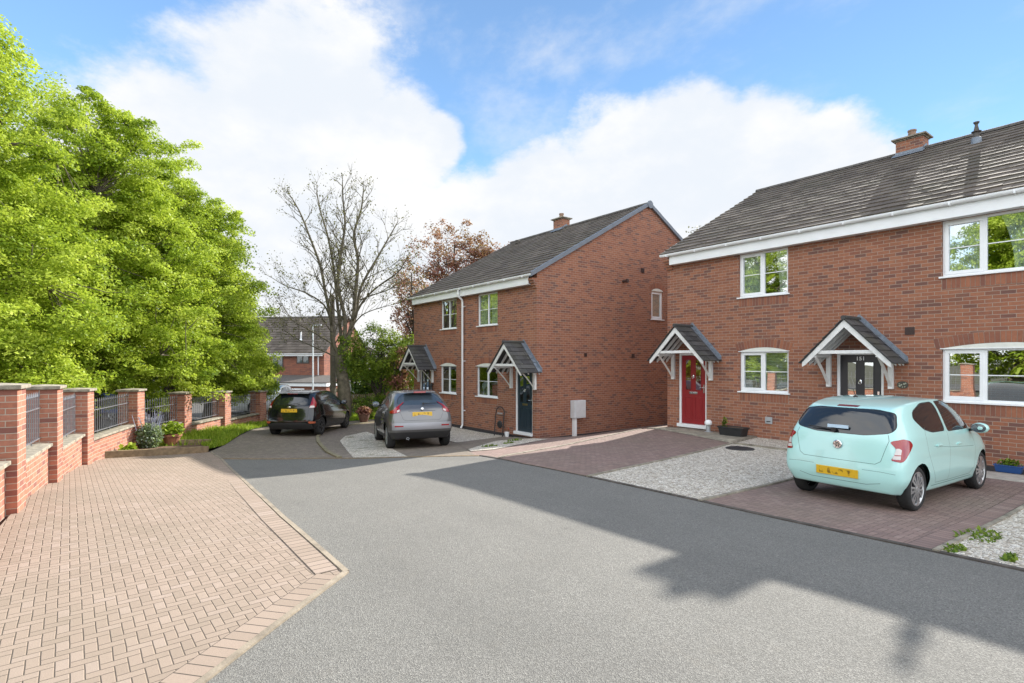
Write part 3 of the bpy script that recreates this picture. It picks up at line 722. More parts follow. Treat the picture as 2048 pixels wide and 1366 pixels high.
# ---- things on and behind the fronts
def label_thing(o, label, cat, group=None): return tag(o, label, cat, group)
def curtain(x, ya, yb, za, zb, n, label, amp=.02, group='curtains and blinds in the windows', sway=0.):
    m = MB(); vs = []; fs = []; k = 6
    for i in range(n+1):
        for j in range(k+1):
            z = za+(zb-za)*j/k
            yy = ya+(yb-ya)*i/n+sway*(j/k)**2*(1 if i == n else .4)
            vs.append((x+amp*math.sin(i*1.9)+.01*math.sin(j*1.1+i), yy, z))
    for i in range(n):
        for j in range(k): fs.append([i*(k+1)+j, (i+1)*(k+1)+j, (i+1)*(k+1)+j+1, i*(k+1)+j+1])
    m.add(vs, fs); o = m.build('curtain', M['curtain'], loc=(x, (ya+yb)/2, zb), smooth=True); return tag(o, label, 'curtain', group)
curtain(XB+.135, 6.62, 6.84, 1.70, 2.78, 14, 'white curtain drawn to the right side of the bedroom window above the slatted blind', sway=.1)
curtain(XB+.135, 7.25, 7.80, 1.70, 2.78, 22, 'sheer white curtain behind the left casement of the bedroom window above the slatted blind')
curtain(XB+.135, 2.9, 3.40, 1.72, 2.78, 22, 'long white net curtain behind the left casement of the wide upper window')
curtain(XB+.135, 1.60, 2.42, 1.72, 2.78, 26, 'white net curtain swept aside in the fixed pane of the wide upper window', sway=.2)
curtain(XA+.135, 15.5, 16.0, 1.3, 2.4, 18, 'pale curtain in the upper window nearer the gable wall')
curtain(XA+.135, 16.25, 16.64, 1.3, 2.4, 16, 'pale curtain by the left edge of the upper window nearer the gable wall')
bl = MB()
for i in range(26):
    z = -.76+i*.0385; bl.add([(XB+.128, 6.60, z-.012), (XB+.128, 7.78, z-.012), (XB+.15, 7.78, z+.010), (XB+.15, 6.60, z+.010)], [(0,1,2,3)])
for y in (6.8, 7.5): bl.tube([(XB+.14, y, -.78), (XB+.14, y, .23)], .003, 4)
tag(bl.build('venetian_blind', M['blind'], loc=(XB+.17, 7.19, .22)), 'white slatted blind lowered in the ground floor window beside the red door', 'blind', 'curtains and blinds in the windows')
# white ornament in house A window
m = MB(); 
for i, (dy, h) in enumerate(((-.16, .30), (-.05, .36), (.08, .33), (.18, .28))):
    m.ball((XA+.2, 16.42+dy, -1.22+h), (.03, .085, .12), 8, 6); m.tube([(XA+.2, 16.42+dy, -1.28), (XA+.2, 16.42+dy, -1.22+h)], .012, 5)
m.box((XA+.16, 16.18, -1.29), (XA+.24, 16.66, -1.265)); tag(m.build('window_ornament', M['white'], loc=(XA+.2, 16.42, -1.29)), 'white ornament of blossoms standing in the ground floor window near the navy door', 'ornament')
# plaque
m = MB(); n = 16; m.prism([(XB-.018, 4.16+.10*math.cos(2*math.pi*i/n), -.515+.085*math.sin(2*math.pi*i/n)*(1.0 if abs(math.sin(2*math.pi*i/n)) < .9 else .92)) for i in range(n)], (.016, 0, 0))
pl = m.build('wall_plaque', simple('slate_plaque', (.075,.07,.055), .8, var=.3, vs=20.), loc=(XB, 4.16, -.6), recalc=True); tag(pl, 'small mottled slate plaque hung on the wall right of door 151', 'plaque')
m = MB()
for (dy, dz, r) in ((.05, -.02, .022), (.02, .0, .018), (-.03, .02, .02), (-.055, .035, .015), (-.04, -.04, .014), (.0, -.045, .012), (.06, .02, .012)): m.ball((XB-.02, 4.16+dy, -.515+dz), (.008, r, r), 8, 5)
m.build('painted_motif', simple('plaque_paint', (.33,.34,.26), .7), pl)
m = MB(); y = 20.0; m.lathe([(.02, 0), (.075, .05), (.055, .24), (.09, .26), (.02, .36)], (XA-.12, y, -1.3), 8); m.box((XA-.10, y-.02, -1.02), (XA, y+.02, -.98)); m.tube([(XA-.02, y, -1.0), (XA-.12, y, -.92)], .012, 5)
tag(m.build('wall_lantern', M['black'], loc=(XA-.05, y, -1.15)), 'black lantern on the wall between the grey car roof and the leftmost ground floor window', 'lantern')
# meter box on its white conduit
mb_ = empty('meter_box', (12.76, 13.24, -2.5), 'grey electricity meter box on a white post against the gable wall', 'meter box')
m = MB(); m.box((12.50, 13.06, -1.92), (13.02, 13.275, -1.33)); m.build('cabinet', M['meter'], mb_, bevel=.012)
m = MB(); m.box((12.54, 13.052, -1.88), (12.98, 13.062, -1.37)); m.lathe([(.012, 0), (.012, -.006)], (12.94, 13.052, -1.62), 8, 'y'); m.build('cabinet_door', M['meter'], mb_, bevel=.004)
m = MB(); m.box((12.57, 13.12, -2.7), (12.66, 13.27, -1.92)); m.build('conduit', M['white'], mb_, bevel=.01)
# ------------------------------------------------------------------ ground, roads, drives
def sheet(name, poly, mat, off, step=.5, kind='structure', label=None, skirt=0.):
    bm = bmesh.new(); vs = [bm.verts.new((x, y, 0)) for x, y in poly]; bm.faces.new(vs)
    bmesh.ops.triangulate(bm, faces=bm.faces[:])
    xs = [p[0] for p in poly]; ys = [p[1] for p in poly]
    for ax, lo, hi in ((0, min(xs), max(xs)), (1, min(ys), max(ys))):
        k = math.ceil(lo/step)*step
        while k < hi:
            no = (1, 0, 0) if ax == 0 else (0, 1, 0); co = (k, 0, 0) if ax == 0 else (0, k, 0)
            bmesh.ops.bisect_plane(bm, geom=bm.verts[:]+bm.edges[:]+bm.faces[:], plane_co=co, plane_no=no, dist=1e-5)
            k += step
    for v in bm.verts: v.co.z = g(v.co.x, v.co.y)+off
    bmesh.ops.recalc_face_normals(bm, faces=bm.faces[:])
    if skirt:
        r = bmesh.ops.extrude_edge_only(bm, edges=[e for e in bm.edges if e.is_boundary])
        for v in r['geom']:
            if isinstance(v, bmesh.types.BMVert): v.co.z -= skirt
    me = D.meshes.new(name); bm.to_mesh(me); bm.free()
    if me.polygons and me.polygons[0].normal.z < 0: me.flip_normals()
    me.materials.append(mat); me.polygons.foreach_set('use_smooth', [True]*len(me.polygons))
    o = D.objects.new(name, me); C.objects.link(o); o['kind'] = kind
    if label: o['label'] = label
    return o
def resample(pts, step):
    out = []; 
    for (a, b) in zip(pts[:-1], pts[1:]):
        n = max(1, int(math.hypot(b[0]-a[0], b[1]-a[1])/step))
        out += [(a[0]+(b[0]-a[0])*i/n, a[1]+(b[1]-a[1])*i/n) for i in range(n)]
    return out+[pts[-1]]
def ribbon(pts, w, left=True, step=.4):
    """left and right offset lines of a polyline"""
    P = resample(pts, step); n = len(P); L = []; Rr = []
    for i in range(n):
        a = P[max(i-1, 0)]; b = P[min(i+1, n-1)]; dx, dy = b[0]-a[0], b[1]-a[1]; l = math.hypot(dx, dy) or 1
        nx, ny = -dy/l, dx/l; L.append((P[i][0]+nx*w/2, P[i][1]+ny*w/2)); Rr.append((P[i][0]-nx*w/2, P[i][1]-ny*w/2))
    return P, L, Rr
def kerb(name, pts, w, h, mat, off=0., kind='structure', sink=.15, joint=.9):
    P, L, Rr = ribbon(pts, w); mb = MB()
    for i in range(len(P)-1):
        q = [L[i], L[i+1], Rr[i+1], Rr[i]]
        z = [g(*p)+off for p in (P[i], P[i+1], P[i+1], P[i])]
        top = [(a[0], a[1], zz+h) for a, zz in zip(q, z)]; bot = [(a[0], a[1], zz-sink) for a, zz in zip(q, z)]
        mb.add(bot+top, [(4,7,6,5),(0,1,5,4),(1,2,6,5),(2,3,7,6),(3,0,4,7)])
    return tag(mb.build(name, mat, recalc=True), kind=kind)
def border(name, pts, w, mat, off):
    P, L, Rr = ribbon(pts, w, step=.3); mb = MB(); uv = []; s = 0
    for i in range(len(P)-1):
        d = math.hypot(P[i+1][0]-P[i][0], P[i+1][1]-P[i][1])
        z = [g(*p)+off for p in (P[i], P[i+1])]
        mb.add([(*Rr[i], z[0]), (*Rr[i+1], z[1]), (*L[i+1], z[1]), (*L[i], z[0])], [(0,1,2,3)])
        uv += [(s, 0), (s+d, 0), (s+d, w), (s, w)]; s += d
    o = mb.build(name, mat); ul = o.data.uv_layers.new(name='UVMap')
    for l, q in zip(ul.data, uv): l.uv = q
    return tag(o, kind='structure')
# far ground
gx = [-300, -120, -60, -40, -30]+list(range(-24, 26))+[30, 40, 60, 120, 300]; gy = [-300, -120, -60, -30]+list(range(-20, 62))+[70, 90, 140, 320]
mb = MB(); mb.add([(x, y, g(x, y)-.11-.012*max(0, math.hypot(x, y)-60)**.7) for y in gy for x in gx], [[j*len(gx)+i, j*len(gx)+i+1, (j+1)*len(gx)+i+1, (j+1)*len(gx)+i] for j in range(len(gy)-1) for i in range(len(gx)-1)])
tag(mb.build('ground', M['earth'], smooth=True), kind='structure')
KB = [(6.35,-9),(6.3,-3),(6.25,.2),(6.27,1.67),(6.27,4.19),(6.21,6.14),(6.18,7.83),(6.33,9.47)]
edgeL = [(2.22,14.16),(2.03,11.36),(1.8,8.83),(1.73,7.65),(1.69,6.75),(1.67,4.63),(.93,4.0),(.44,3.57),(-1.28,2.05)]
off = lambda pts, d: [(x+d, y) for x, y in pts]
sheet('road', [(-8, -9)]+KB+[(5.39,11.28),(4.22,12.87)]+off(edgeL, -.04)+[(-1.4, .5), (-8, .5)], M['asphalt'], 0)
sheet('left_drive', edgeL+[(-1.2, 3), (-.99, 6), (-.72, 11.2), (-.35, 13.9), (0.0, 15.26), (2.17, 15.61)], M['pav_left'], .005)
kerb('drive_edging', [(2.24, 15.6)]+off(edgeL[:5], .025)+[(1.695, 4.61)], .05, .016, M['edging'])
kerb('drive_edging', [(1.695, 4.61), (.95, 3.98), (.46, 3.55), (-1.28, 2.02)], .05, .016, M['edging'])
border('paver_border', [(2.11, 15.6)]+off(edgeL[:5], -.105)+[(1.565, 4.71)], .2, M['pav_border'], .0095)
border('paver_border', [(1.55, 4.65), (.85, 4.06), (.36, 3.64), (-1.2, 2.26)], .2, M['pav_border'], .0095)
# the lane beyond the road end
sheet('lane', [(2.24,14.2),(4.24,12.91),(4.48,12.62),(4.67,14.03),(5.2,16.45),(5.6,17.76),(6.35,19.6),(7.89,21.02),(9.12,21.73),(13,22.6),(16,23),(16,25),(9,23),(7,22.75),(5.2,22.3),(4.3,20.9),(3.5,18.88),(2.79,16.97),(2.19,15.65)], M['pav_lane'], .004)
sheet('forecourt', [(4.5,12.5),(5.4,11.25),(6.35,9.5),(6.56,8.8),(8.35,9.6),(11.74,10.5),(15.6,12.8),(17.3,13.6),(11,13.6),(11.1,22.2),(9.3,21.7),(7.9,20.95),(6.4,19.5),(5.6,17.7),(5.25,16.4),(4.7,14.0)], M['pav_lane'], -.012, step=.25)
kerb('lane_threshold', [(2.22,14.2),(4.22,12.91),(5.39,11.32),(6.33,9.5)], .09, .012, M['timber'])
arc = [(4.48,12.6),(4.67,14.03),(5.2,16.45),(5.59,17.76),(6.35,19.6),(7.89,21.02),(9.12,21.73),(12,22.4)]
kerb('curved_kerb', arc, .10, .045, simple('mossy_kerb', (.22,.19,.12), .95, var=.35, vs=5., bump=.5))
sheet('side_path', arc[:-1]+[(9.2,20.6),(8.5,19.5),(7.5,18.55),(6.44,17.62),(5.87,16.5),(4.73,12.4)], M['pav_lane'], .006)
sheet('mossy_gravel', [(4.73,12.4),(5.87,16.5),(6.44,17.62),(7.55,18.53),(7.42,17.19),(6.3,13.8),(5.54,11.2)], M['gravel_moss'], .012)
sheet('grey_car_drive', [(5.54,11.2),(6.3,13.8),(7.42,17.19),(7.9,18.7),(9.7,18.2),(8.32,13.7),(7.2,11.35),(6.36,9.7)], M['pav_lane'], .008, step=.25)
sheet('front_gravel', [(8.34,13.72),(9.7,18.2),(10,20.6),(11.1,20.6),(11.1,14.9)], M['gravel'], .012, step=.25)
sheet('door_path', [(8.34,13.72),(11.08,15.02),(11.1,13.3),(9.65,13.35),(7.2,11.3)], M['pav_lane'], .010, step=.25)
sheet('corner_gravel', [(7.2,11.28),(9.5,13.32),(10.95,13.35),(10.6,12.2),(7.43,10.57),(6.9,10.7)], M['gravel'], .014, step=.25)
sheet('gable_path', [(6.36,9.72),(6.9,10.72),(7.43,10.6),(10.6,12.22),(10.9,13.6),(17.4,13.6),(17.4,10.2),(13.5,10.2),(12.9,10.6),(11.74,10.38),(10.41,10.15),(9.54,9.91),(8.35,9.5),(6.56,8.8),(6.3,8.6)], M['pav_right'], .0, step=.25)
# drives and gravel in front of the long house
DE = [(12.95,10.66),(11.74,10.44),(10.41,10.22),(9.54,9.98),(8.35,9.57),(7.49,9.25),(6.56,8.87),(6.28,8.7)]
sheet('shared_drive', [(6.21,6.2),(11.92,7.1),(12.37,8.5),(12.65,9.6)]+DE+[(6.18,7.83)], M['pav_right'], .02, step=.25, skirt=.25)
sheet('door_slab', [(11.92,7.12),(13.5,7.35),(13.5,10.25),(12.88,10.4),(12.65,9.6),(12.37,8.5)], M['stone'], .05, skirt=.3)
sheet('gravel_bed', [(6.27,4.2),(13.5,4.4),(13.5,7.35),(11.92,7.08),(6.21,6.17)], M['gravel'], .012)
sheet('parking_drive', [(6.28, 1.70), (11.9, 1.62), (11.9, 4.33), (6.28, 4.18)], M['pav_right'], .006)
border('paver_border', [(6.32, 1.82), (11.9, 1.75)], .2, M['pav_border2'], .0105)
sheet('front_path', [(11.95, -3), (13.5, -3), (13.5, 2.0), (11.95, 2.0)], M['gravel'], .012)
sheet('front_slab', [(11.93, 1.62), (12.65, 1.62), (12.65, 4.36), (11.93, 4.34)], M['stone2'], .03, skirt=.1)
sheet('gravel_bed', KB[:1]+[(11.93, -9), (11.93, 1.60), (6.29, 1.65), (6.27, .2), (6.32, -3)], M['gravel'], .014)
kerb('drive_edging', [(a_+.02, b_) for a_, b_ in KB], .06, .016, M['old_edging'])
kerb('bed_edging', [(6.26, 4.19), (11.9, 4.36)], .05, .03, M['stone'])
kerb('bed_edging', [(6.2, 6.18), (11.92, 7.1)], .05, .03, M['stone'])
kerb('bed_edging', [(11.92, 7.06), (11.95, 4.4)], .07, .05, M['stone'])
kerb('bed_edging', [(6.27, 1.67), (11.95, 1.60)], .05, .03, M['stone'])
kerb('drive_edging', DE[::-1], .06, .035, M['stone'], sink=.3)
# lawn and bed by the boundary wall
sheet('flower_bed', [(-.1, 15.3), (2.15, 15.65), (2.4, 17.05), (.62, 17.1), (.3, 16)], M['soil'], .035)
lawn = [(.62, 17.1), (2.4, 17.07), (2.22, 16.1), (2.77, 17.0), (3.48, 18.88), (4.28, 20.9), (5.18, 22.32), (7.0, 22.77), (9.0, 23.02), (16, 25.05), (16, 29), (10.0, 27.0), (7.4, 25.6), (5.1, 23.9), (3.4, 21.7), (1.9, 19.4), (.7, 17.3)]
sheet('lawn', lawn, M['lawn'], .02)
sheet('car_park', [(-26, 9), (-1.15, 9), (-.9, 11.3), (-.6, 14), (.35, 17.2), (1.7, 19.6), (3.2, 21.9), (4.9, 24.1), (7.2, 25.8), (9.9, 27.3), (16, 29.2), (30, 34), (30, 62), (-26, 62)], M['carpark'], -.02, step=1.5)

# timber sleepers round the bed
def sleeper(pts, label, h=.13, w=.10):
    mb = MB(); P = resample(pts, 5)
    for a, b in zip(P[:-1], P[1:]): mb.beam((a[0], a[1], g(*a)+h/2), (b[0], b[1], g(*b)+h/2), w, h+.06)
    return tag(mb.build('timber_sleeper', M['timber'], loc=(pts[0][0], pts[0][1], g(*pts[0])), bevel=.008), label, 'sleeper', 'timber edging of the flower bed')
sleeper([(.02, 15.26), (2.18, 15.63)], 'long weathered timber sleeper edging the flower bed along the sunlit block paving')
sleeper([(1.45, 17.35), (2.46, 17.12)], 'short timber sleeper between the flower bed and the long grass')

# grass blades as one mass
def in_poly(x, y, poly):
    c = False; n = len(poly)
    for i in range(n):
        (x1, y1), (x2, y2) = poly[i], poly[i-1]
        if (y1 > y) != (y2 > y) and x < (x2-x1)*(y-y1)/(y2-y1)+x1: c = not c
    return c
def blades(name, poly, n, hmin, hmax, mat, rnd, w=.012, label=None, off=.02):
    xs = [p[0] for p in poly]; ys = [p[1] for p in poly]; mb = MB(); c = 0
    while c < n:
        x = rnd.uniform(min(xs), max(xs)); y = rnd.uniform(min(ys), max(ys))
        if not in_poly(x, y, poly): continue
        h = rnd.uniform(hmin, hmax)*(.5+.8*abs(math.sin(x*2.1+y*1.3))); a = rnd.uniform(0, 6.28); le = rnd.uniform(.1, .6)*h; z = g(x, y)+off
        dx, dy = math.cos(a), math.sin(a); b = rnd.uniform(0, 6.28); ex, ey = math.cos(b)*w, math.sin(b)*w
        mb.add([(x-ex, y-ey, z), (x+ex, y+ey, z), (x+dx*le*.5+ex*.6, y+dy*le*.5+ey*.6, z+h*.6), (x+dx*le, y+dy*le, z+h), (x+dx*le*.5-ex*.6, y+dy*le*.5-ey*.6, z+h*.6)], [(0,1,2,4),(4,2,3)], 0, rnd.random()); c += 1
    o = mb.build(name, mat, tint=True); tag(o, label, None, None, 'stuff'); return o
rg = random.Random(11)
blades('grass', lawn[:15]+lawn[15:], 26000, .05, .17, M['grass'], rg, .012, 'long bright green grass along the foot of the garden wall')
blades('grass', [(2.22, 16.1), (2.74, 16.8), (3.48, 18.85), (3.0, 18.9), (2.2, 17.2)], 2500, .03, .11, M['grass'], rg, .011, 'thin grass straggling over the lane edge')
# small weeds along the gravel
def weed(x, y, n, r, h, label, mat='green'):
    mb = MB(); z = g(x, y)+.01; rr = random.Random(int(x*100+y*1000))
    for i in range(n):
        a = rr.uniform(0, 6.28); q = r*math.sqrt(rr.random()); px, py = x+q*math.cos(a)*1.6, y+q*math.sin(a)*.6; hh = rr.uniform(.4, 1)*h; b = rr.uniform(0, 6.28); w = rr.uniform(.008, .018); l = rr.uniform(.02, .07)
        mb.add([(px-w*math.sin(b), py+w*math.cos(b), z), (px+w*math.sin(b), py-w*math.cos(b), z), (px+l*.5*math.cos(b)+w*math.sin(b), py+l*.5*math.sin(b)-w*math.cos(b), z+hh*.7), (px+l*math.cos(b), py+l*math.sin(b), z+hh)], [(0,1,2,3)], 0, rr.random())
    return tag(mb.build('weed_tuft', M[mat], loc=(x, y, z), tint=True), label, 'weeds', 'weeds growing in the gravel')
weed(7.3, 1.58, 170, .26, .04, 'largest weed tuft, straggling along the edge of the parking drive and right gravel')
weed(6.5, 1.58, 80, .12, .04, 'low weed tuft at the road corner of the right gravel')
weed(6.55, 1.2, 50, .08, .05, 'tiny weed tuft in the right gravel just inside the road kerb')
weed(8.0, 11.5, 60, .16, .07, 'weed patch in the small gravel corner, nearest the lane', 'green')
weed(9.7, 12.7, 70, .18, .08, 'weed patch in the small gravel corner, nearest the gable wall', 'green')
weed(8.9, 11.9, 45, .12, .06, 'weed patch in the middle of the small gravel corner', 'green')

# manhole, slab, planters
m = MB(); cx, cy = 11.3, 6.55; z = g(cx, cy)+.012
m.lathe([(.30, 0), (.30, .012), (.26, .02)], (cx, cy, z), 24)
for i in range(-3, 4): m.box((cx-.2, cy+i*.06-.008, z+.02), (cx+.2, cy+i*.06+.008, z+.024))
tag(m.build('manhole_cover', M['plasticgrey'], loc=(cx, cy, z)), 'round dark manhole cover set in the pale gravel', 'manhole cover')
m = MB(); m.obox((12.85, 5.55, g(12.85, 5.55)+.06), (.33, 0, 0), (0, .36, 0), (0, 0, .035)); tag(m.build('paving_slab', M['stone2'], loc=(12.85, 5.55, -2.0), bevel=.008), 'loose pale paving slab lying on the gravel under the wall', 'slab')
def trough(x, y, lx, ly, h, mat, label, name='planter_trough', group=None):
    z = g(x, y)+.02; m = MB(); t = empty(name, (x, y, z), label, 'planter', group)
    pr = [(-.85, 0), (-1, 1), (-1.06, 1), (-1.06, 1.08)]
    def ring(s, zz): return [(x+sx*lx*s, y+sy*ly*s, zz) for sx, sy in ((-1,-1),(1,-1),(1,1),(-1,1))]
    rs = [ring(.86, z), ring(.98, z+h*.85), ring(1.06, z+h*.85), ring(1.06, z+h), ring(.95, z+h), ring(.93, z+h*.9)]
    vs = [v for r_ in rs for v in r_]; fs = [[i*4+j, i*4+(j+1) % 4, (i+1)*4+(j+1) % 4, (i+1)*4+j] for i in range(5) for j in range(4)]+[[0,3,2,1]]
    m.add(vs, fs); m.build('pot', mat, t, bevel=.01)
    s = MB(); s.add(ring(.94, z+h*.91), [(0,1,2,3)]); s.build('soil', M['soil'], t); return t, z+h*.9
def leafy(parent, name, c, r, n, mat, rnd, size=.03, stems=6, zb=None):
    mb = MB(); cx, cy, cz = c; zb = cz-r[2] if zb is None else zb
    for i in range(n):
        d = Vector((rnd.gauss(0, 1), rnd.gauss(0, 1), rnd.gauss(0, 1))).normalized()*rnd.random()**.45
        p = Vector((cx+d.x*r[0], cy+d.y*r[1], cz+d.z*r[2])); a = Vector((rnd.gauss(0, 1), rnd.gauss(0, 1), rnd.gauss(0, .6))).normalized()*size; b = a.cross(Vector((rnd.gauss(0,1), rnd.gauss(0,1), 1))).normalized()*size*.5
        mb.add([p-a*.1, p+a*.5+b, p+a, p+a*.5-b], [(0,1,2,3)], 0, rnd.random())
    o = mb.build(name, mat, parent, tint=True)
    if stems:
        st = MB()
        for i in range(stems):
            an = rnd.uniform(0, 6.28); st.tube([(cx+.02*math.cos(an), cy+.02*math.sin(an), zb), (cx+r[0]*.5*math.cos(an), cy+r[1]*.5*math.sin(an), cz+r[2]*rnd.uniform(-.2, .6))], .006, 5)
        st.build('stem', M['bark_dark'], parent)
    return o
rp = random.Random(5)
t, zt = trough(13.05, 7.75, .16, .34, .26, M['black'], 'black plastic trough planter on the gravel right of the red door')
leafy(t, 'plant', (13.05, 8.0, zt+.12), (.05, .06, .16), 70, M['green'], rp, .05, 4, zt)
t, zt = trough(12.85, 2.36, .09, .19, .13, M['bluepot'], 'blue trough planter beside the front wheel of the mint green car')
leafy(t, 'plant', (12.85, 2.36, zt+.05), (.08, .16, .07), 160, M['green'], rp, .04, 6, zt)
# white drain cover with stand by the red door
t = empty('door_ornament', (13.22, 8.58, g(13.22, 8.58)+.06), 'white capped ornament on a grey stem to the right of the red door step', 'ornament')
m = MB(); z = g(13.22, 8.58)+.02; m.lathe([(.13, 0), (.12, .03), (.06, .04), (.055, .2), (.06, .21)], (13.22, 8.58, z), 14); m.build('base', M['grey_metal'], t)
m = MB(); m.lathe([(.02, .21), (.09, .215), (.10, .24), (.095, .31), (.06, .35), (.01, .36)], (13.22, 8.58, z), 16); m.build('cap', M['white'], t, smooth=True)
# boot stand by navy door
t = empty('metal_stand', (10.8, 15.0, g(10.8, 15.0)), 'black arched metal garden stand leaning on the wall left of the navy door', 'garden stand')
z = g(10.8, 15.0); m = MB(); pts = [(10.8, 14.78, z), (10.86, 14.78, z+.72)]+[(10.88, 15.02-.24*math.cos(math.pi*i/8), z+.80+.20*math.sin(math.pi*i/8)) for i in range(9)]+[(10.86, 15.26, z+.72), (10.8, 15.26, z)]
m.tube(pts, .018, 6); m.tube([(10.87, 14.8, z+.72), (10.87, 15.24, z+.72)], .012, 6); m.build('frame', M['black'], t)
m = MB(); m.ball((10.86, 15.02, z+.40), (.05, .14, .13), 12, 8); m.build('round_plate', M['black'], t)
m = MB(); m.box((10.86, 14.88, z+.76), (10.875, 15.16, z+.80)); m.build('name_strip', M['grey_metal'], t)
t = empty('flower_pot', (10.85, 14.6, g(10.85, 14.6)), 'small white pot with a red flower beside the navy door', 'flower pot')
z = g(10.85, 14.6)+.012; m = MB(); m.lathe([(.06, 0), (.085, .15), (.09, .16), (.08, .16), (.05, .12)], (10.85, 14.6, z), 14); m.build('pot', M['white'], t)
m = MB(); m.tube([(10.85, 14.55, z+.1), (10.84, 14.5, z+.26)], .006, 5); m.ball((10.84, 14.5, z+.28), (.022, .022, .02), 8, 6, 1); m.build('flower', [M['green'], M['flowerred']], t)
# clay pots
t = empty('clay_pot', (1.55, 17.35, g(1.55, 17.35)), 'terracotta pot of green leaves at the corner of the flower bed', 'plant pot')
z = g(1.55, 17.35)+.03; m = MB(); m.lathe([(.15, 0), (.22, .22), (.25, .23), (.25, .30), (.21, .30), (.19, .2)], (1.55, 17.35, z), 18); m.build('pot', M['terracotta'], t)
leafy(t, 'plant', (1.55, 17.35, z+.42), (.30, .30, .20), 420, M['grass'], rp, .09, 8, z+.25)
t = empty('rust_pot', (8.75, 21.75, g(8.75, 21.75)), 'round rust brown pot with bushy brown plant standing between the two parked cars', 'plant pot')
z = g(8.75, 21.75)+.05; m = MB(); m.lathe([(.15, 0), (.21, .18), (.24, .32), (.26, .36), (.22, .35), (.18, .25)], (8.75, 21.75, z), 18); m.build('pot', M['wicker'], t)
leafy(t, 'plant', (8.75, 21.75, z+.45), (.30, .30, .20), 420, M['copper'], rp, .09, 8, z+.3)
# lavender bush and cabbage-like seedling at the bed
t = empty('lavender_bush', (.95, 17.0, g(.95, 17.0)), 'silvery green lavender bush against the fourth pillar of the garden wall', 'shrub')
z = g(.95, 17.0); leafy(t, 'foliage', (1.02, 16.98, z+.33), (.31, .28, .34), 2400, M['lavender'], rp, .055, 14, z)
m = MB()
for i in range(24):
    an = rp.uniform(0, 6.28); q = rp.uniform(.05, .36); p = Vector((1.02+q*math.cos(an), 16.98+q*math.sin(an), z+.5)); m.tube([p, p+Vector((.1*math.cos(an), .1*math.sin(an), rp.uniform(.28, .48)))], .007, 4)
m.build('flower_spike', simple('lavender_spike', (.25,.27,.36), .8, var=.3, vs=30.), t)
t = empty('seedling', (.52, 15.75, g(.52, 15.75)), 'small pale green seedling sprouting in the bed beside the low brick wall', 'seedling')
leafy(t, 'foliage', (.52, 15.75, g(.52, 15.75)+.13), (.15, .15, .13), 90, M['grass'], rp, .12, 4)
# ------------------------------------------------------------------ boundary wall with railings
PIL = [(-1.0, 6.25, -.22), (-.79, 8.77, -.345), (-.54, 11.22, -.455), (-.20, 13.95, -.63), (.77, 17.0, -.80), (2.06, 19.27, -1.03), (3.53, 21.5, -1.15), (5.16, 23.7, -1.29), (7.3, 25.3, -1.42), (9.75, 26.75, -1.515)]
wall = empty('boundary_wall', (-.79, 8.77, -1.84), 'low brick boundary wall with tall capped pillars and dark iron railings curving down the left side', 'garden wall')
cen = []
for i, (x, y, zt) in enumerate(PIL):
    a = PIL[max(i-1, 0)]; b = PIL[min(i+1, len(PIL)-1)]; t = Vector((b[0]-a[0], b[1]-a[1], 0)).normalized()
    if i == 0: t = Vector((PIL[1][0]-x, PIL[1][1]-y, 0)).normalized()
    n = Vector((t.y, -t.x, 0)); c = Vector((x, y, 0))+t*.22-n*.22; cen.append((c, t, n, zt))
    m = MB(); zb = min(g(c.x, c.y), zt-1.45)-.3
    hh = zt-zb
    m.box((-.22, -.22, -hh), (.22, .22, 0)); p = m.build('pillar', M['brick_wall'], wall, world=False)
    p.location = Vector((c.x, c.y, zt))-ORG[wall]; p.rotation_euler = (0, 0, math.atan2(t.y, t.x)-math.pi/2); p.location.z = zt-ORG[wall].z
    k = MB(); k.box((-.265, -.265, 0), (.265, .265, .05)); k.add([(-.265,-.265,.05),(.265,-.265,.05),(.265,.265,.05),(-.265,.265,.05),(0,0,.075)], [(0,1,4),(1,2,4),(2,3,4),(3,0,4)])
    k.build('pillar_cap', M['stone'], p, world=False, bevel=.01)
